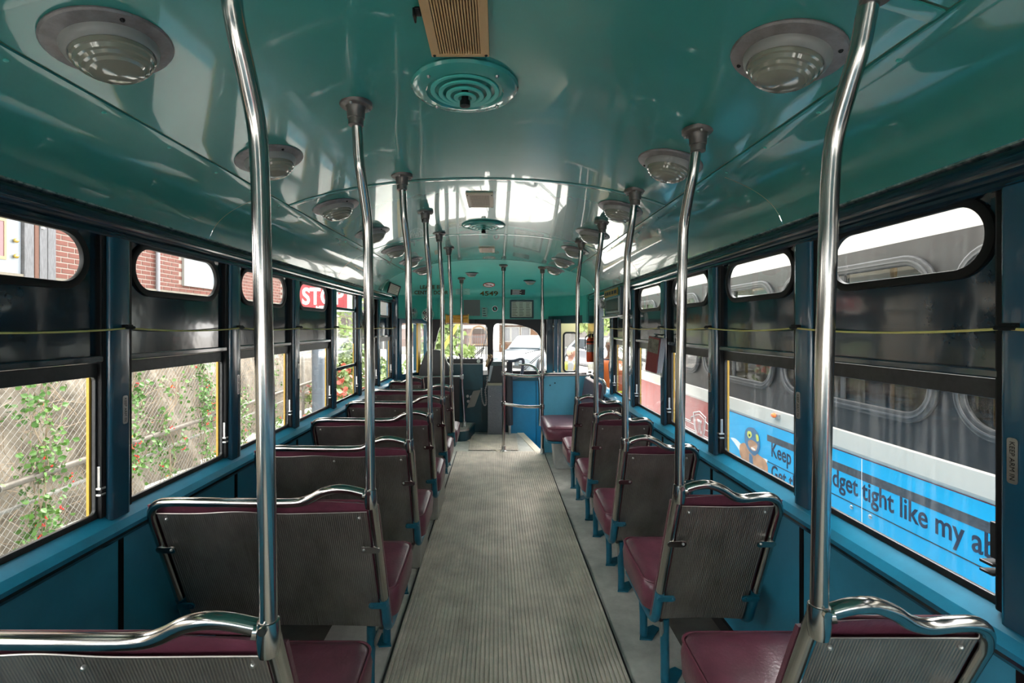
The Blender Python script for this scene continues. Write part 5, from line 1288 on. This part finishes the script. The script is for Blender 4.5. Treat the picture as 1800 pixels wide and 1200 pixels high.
# advert
ADB = mat('advert_blue', (.0, .36, .66), .4)
ad = None
m = MB(); m.plate(rect(-4.80, 1.5, -.22, .660), [], .006, MT); ad = tadd('advert', m, ADB, label='sky-blue printed advert panel')
ZA = .0065
m = MB(); m.box(-3.92, 1.5, .532, .582, ZA, ZA+.001, MT); ob('stripe', m, mat('advert_charcoal', (.045, .05, .06), .5, var=.5, vscale=60), ad, world=True)
m = MB(); m.box(-3.92, 1.5, .362, .368, ZA, ZA+.001, MT); ob('rule', m, INK, ad, world=True)
ADK = mat('advert_ink', (.004, .012, .04), .5)
def adtext(s, u, v, cap, fitw): text('advert_lettering', s, MT @ Matrix.Translation((u, v, ZA)), ADK, ad, size=cap/.70, bold=.0025, fit=(fitw, None))
adtext('Keep your budget tight like my abs', -3.86, .4226, .112, 1.79)
adtext('Get the', -3.86, .245, .112, .40)
for (px, py) in ((1499, 891), (1532, 908)):
    Zp = XO*F/(px-CX); q = P(px, py, Zp); m = MB(); m.ball((XO-.008, q.y, q.z), .013, 10, 6, (.5, 1, 1)); ob('panel_rivet', m, STEEL, ad, world=True, smooth=True)
m = MB(); m.box(-2.906, -2.902, -.2, .66, ZA-.004, ZA+.0015, MT); ob('panel_seam', m, WHITE, ad, world=True)
# printed wrestler figure on the advert
def au(px): return -XO*F/(px-CX)
def av(px, py): return H-(py-CY)*(XO*F/(px-CX))/F
def poly(n, pts_, mt, lift, it=2):
    m = MB(); m.plate(smooth_loop([(au(x), av(x, y)) for x, y in pts_], it), [], .0006, MT @ Matrix.Translation((0, 0, ZA+lift))); return ob(n, m, mt, ad, world=True)
SK = mat('printed_skin', (.50, .24, .12), .5, var=.25, vscale=14); MB_ = mat('printed_mask_blue', (.05, .15, .27), .5, var=.15, vscale=12)
poly('printed_cape', [(1284, 768), (1294, 770), (1304, 780), (1320, 800), (1349, 806), (1352, 812), (1340, 815), (1310, 806), (1294, 780)], WHITE, 0)
poly('printed_torso', [(1301, 781), (1310, 777), (1322, 788), (1336, 800), (1347, 808), (1352, 822), (1350, 836), (1332, 830), (1312, 816), (1302, 800)], SK, .0006)
poly('printed_strap', [(1318, 795), (1324, 800), (1326, 822), (1319, 818)], MB_, .0012)
poly('printed_mask', [(1311, 757), (1317, 750), (1328, 752), (1336, 764), (1338, 785), (1334, 797), (1327, 802), (1317, 791), (1310, 775)], MB_, .0018)
poly('printed_face', [(1316, 775), (1322, 772), (1330, 777), (1334, 782), (1331, 793), (1324, 792), (1318, 784)], SK, .0024)
YP = mat('printed_yellow', (.60, .60, .10), .5)
poly('printed_eye_patch', [(1316, 757), (1322, 758), (1324, 766), (1319, 771), (1315, 764)], YP, .0026); poly('printed_eye_patch', [(1330, 762), (1335, 765), (1336, 775), (1332, 776)], YP, .0026)
poly('printed_eye', [(1318, 762), (1321, 763), (1321, 767), (1318, 767)], INK, .0032)
poly('printed_teeth', [(1322, 785), (1330, 789), (1329, 792), (1323, 789)], WHITE, .0032)
# shield emblem on the red skirt
em = MB()
def ln_(pts_, wd=.008, closed=True):
    pts3 = [MT @ Vector((au(x) if abs(x) > 50 else x, v, .002)) for x, v in pts_]
    em.tube(pts3+([pts3[0]] if closed else []), wd/2, 6, cap=not closed)
uc, vc, s_ = -5.24, .37, 1.0
def E(du, dv): return MT @ Vector((uc+du, vc+dv, .002))
def poly_line(pts_, closed=True, wd=.010): em.tube([E(*p) for p in pts_]+([E(*pts_[0])] if closed else []), wd/2, 6, cap=not closed)
poly_line([(-.16, .13), (0, .17), (.16, .13), (.13, -.02), (.06, -.15), (0, -.17), (-.06, -.15), (-.13, -.02)])
poly_line([(-.125, .105), (0, .135), (.125, .105), (.10, -.015), (.045, -.12), (0, -.135), (-.045, -.12), (-.10, -.015)], wd=.006)
for sg_ in (-1, 1):
    poly_line([(sg_*.15, .09), (sg_*.22, .07), (sg_*.24, .02), (sg_*.46, .02), (sg_*.42, -.09), (sg_*.115, -.09)], closed=False)
    poly_line([(sg_*.14, .0), (sg_*.41, .0), (sg_*.385, -.07), (sg_*.12, -.07)], closed=False, wd=.006)
lo_ = ob('shield_emblem', em, WHITE, tr, world=True, smooth=True, label='white outlined winged shield emblem')
text('emblem_lettering', 'TTC', MT @ Matrix.Translation((uc-.052, vc-.065, .002)), WHITE, lo_, size=.15, bold=.002, fit=(.105, .15))
for y in (-2.5, 6.0):
    for x in (XO+.5, XO+2.0):
        M = Matrix.Translation((x, y, ZG+.33)) @ Matrix.Rotation(PI/2, 4, 'Y'); m = MB(); m.lathe([(0, -.06), (.33, -.06), (.33, .06), (0, .06)], 20, M); tadd('wheel', m, DARK)

# ------------------------------------------------------------------ people outside
def person(lab, loc, rz, scale, vest, shirt, trousers, hair, pose):
    t = thing('person', lab, 'person', loc, (0, 0, rz))
    J = dict(pel=(0,0,.95), sp=(0,.01,1.12), ch=(0,0,1.32), nk=(0,.0,1.50), hd=(0,-.03,1.60), ht=(0,-.02,1.74),
             sl=(-.18,0,1.42), el=(-.25,.03,1.15), wl=(-.22,-.12,.95), hl=(-.20,-.18,.88), sr=(.18,0,1.42), er=(.25,.03,1.15), wr=(.22,-.12,.95), hr=(.20,-.18,.88),
             pl=(-.10,0,.90), kl=(-.11,-.03,.50), al=(-.11,.02,.09), tl=(-.12,-.14,.04), pr=(.10,0,.90), kr=(.11,-.03,.50), ar=(.11,.02,.09), tr=(.12,-.14,.04))
    J.update(pose)
    names = list(J); R = dict(pel=.15, sp=.14, ch=.16, nk=.058, hd=.078, ht=.07, sl=.07, el=.05, wl=.036, hl=.038, sr=.07, er=.05, wr=.036, hr=.038, pl=.10, kl=.068, al=.045, tl=.04, pr=.10, kr=.068, ar=.045, tr=.04)
    ed = [('pel','sp'),('sp','ch'),('ch','nk'),('nk','hd'),('hd','ht'),('ch','sl'),('sl','el'),('el','wl'),('wl','hl'),('ch','sr'),('sr','er'),('er','wr'),('wr','hr'),('pel','pl'),('pl','kl'),('kl','al'),('al','tl'),('pel','pr'),('pr','kr'),('kr','ar'),('ar','tr')]
    vs_ = [Vector(J[n]) for n in names]; es_ = [(names.index(a), names.index(b)) for a, b in ed]; rad = [R[n] for n in names]
    for s_, wn, hn in ((-1, 'wl', 'hl'), (1, 'wr', 'hr')):
        h0 = Vector(J[hn]); d = (h0-Vector(J[wn])).normalized(); side = Vector((s_*-1, 0, 0)); side = (side-d*side.dot(d)).normalized(); curl = d.cross(side)
        for f_ in range(4):
            a_ = h0+side*(.026-.0175*f_); L = (.062, .072, .068, .052)[f_]
            i0 = names.index(hn); base_i = len(vs_)
            vs_ += [a_+d*.03, a_+d*(.03+L*.5)+curl*.006, a_+d*(.03+L*.85)+curl*.028]; rad += [.010, .009, .008]; es_ += [(i0, base_i), (base_i, base_i+1), (base_i+1, base_i+2)]
        base_i = len(vs_); vs_ += [h0+side*.04-d*.005, h0+side*.052+d*.035+curl*.01]; rad += [.011, .009]; es_ += [(names.index(hn), base_i), (base_i, base_i+1)]
    me = bpy.data.meshes.new('body'); me.from_pydata([tuple(v) for v in vs_], es_, [])
    o = bpy.data.objects.new('body', me); COL.objects.link(o)
    sk = o.modifiers.new('s', 'SKIN'); sk.use_smooth_shade = True
    for i, sv in enumerate(me.skin_vertices[0].data): sv.radius = (rad[i], rad[i]*(.78 if names[i:i+1] and names[i] in ('pel','sp','ch') else 1)); sv.use_root = (i == 0)
    ss_ = o.modifiers.new('u', 'SUBSURF'); ss_.levels = 2; ss_.render_levels = 2
    dg = bpy.context.evaluated_depsgraph_get(); dg.update(); fin = bpy.data.meshes.new_from_object(o.evaluated_get(dg)); bpy.data.objects.remove(o)
    skin = mat('skin', (.19, .085, .055), .5)
    fin.materials.clear()
    for q in (skin, shirt, trousers, BLKPL): fin.materials.append(q)
    for p_ in fin.polygons:
        c_ = p_.center; p_.use_smooth = True
        arm = abs(c_.x) > .205 and c_.z < 1.3
        if c_.z > 1.485: p_.material_index = 0
        elif c_.z < .10: p_.material_index = 3
        elif arm: p_.material_index = 1 if c_.z > 1.14 else 0
        elif c_.z > .97: p_.material_index = 1
        else: p_.material_index = 2
    b = ob('body', fin, None, t); b.scale = (scale,)*3
    def part(n, m, mt, **k): o_ = ob(n, m, mt, t, **k); o_.scale = (scale,)*3; return o_
    hd = Vector(J['hd'])+Vector((0, 0, .055))
    m = MB(); m.ball(hd, .095, 18, 12, (.82, 1.0, 1.22)); part('face', m, skin, smooth=True)
    m = MB(); m.ball(hd+Vector((0, .012, .022)), .099, 18, 12, (.86, 1.0, 1.15)); m.v = [(x, y, z) if not (y < hd.y-.035 and z < hd.z+.05) else (x*.8, y+.03, z) for x, y, z in m.v]; part('hair', m, hair, smooth=True)
    m = MB(); m.tube([hd+Vector((0, -.09, .02)), hd+Vector((0, -.115, -.022)), hd+Vector((0, -.092, -.03))], [.008, .014, .010], 8); part('nose', m, skin, smooth=True)
    for s_ in (-1, 1):
        m = MB(); m.ball(hd+Vector((s_*.031, -.083, .012)), .011, 8, 6); part('eye', m, INK, smooth=True)
        m = MB(); m.ball(hd+Vector((s_*.080, .005, 0)), .026, 8, 6, (.4, .7, 1.1)); part('ear', m, skin, smooth=True)
    m = MB(); m.box(hd.x-.024, hd.x+.024, hd.y-.093, hd.y-.083, hd.z-.064, hd.z-.056); part('mouth', m, mat('lips', (.35, .12, .10), .5), bevel=.003)
    # vest: shell around the torso, open at the front
    VR = [(.96, .165, .135), (1.05, .175, .145), (1.2, .185, .155), (1.32, .20, .165), (1.42, .20, .145), (1.47, .13, .105)]
    m = MB(); n = 28; rows = []
    for z, rx, ry in VR:
        gap = .06+max(0, z-1.15)*.9; rows.append([(rx*math.sin(gap/2+(2*PI-gap)*k/n)*-1, -ry*math.cos(gap/2+(2*PI-gap)*k/n)+.005, z) for k in range(n+1)])
    m.grid(rows); part('safety_vest', m, vest, smooth=True)
    m = MB(); m.grid([[(x*1.015, y*1.015, 1.06+.05*q) for (x, y, z) in rows[1]] for q in (0, 1)]); part('vest_stripe', m, mat('vest_lime', (.62, .75, .06), .5), smooth=True)
    return t
VO = mat('vest_orange', (.35, .07, .006), .5)
person('person in an orange safety vest and dark shirt outside the front side window', (1.52, 6.35, ZG), 2.75-PI+.0, 1.0, VO, mat('dark_shirt', (.03, .03, .05), .7), mat('dark_trousers', (.03, .035, .06), .7), mat('grey_hair', (.25, .22, .2), .7), {})
person('person in a lime and orange vest seen in profile through the door window', (1.37, 9.0, ZG), 1.5, .86, mat('vest_lime_orange', (.28, .12, .01), .5, col2=(.14, .26, .03), vscale=5), mat('white_shirt', (.16, .16, .16), .7), MATS['dark_trousers'], mat('balding_hair', (.45, .30, .22), .6), {})

bpy.context.view_layer.update()
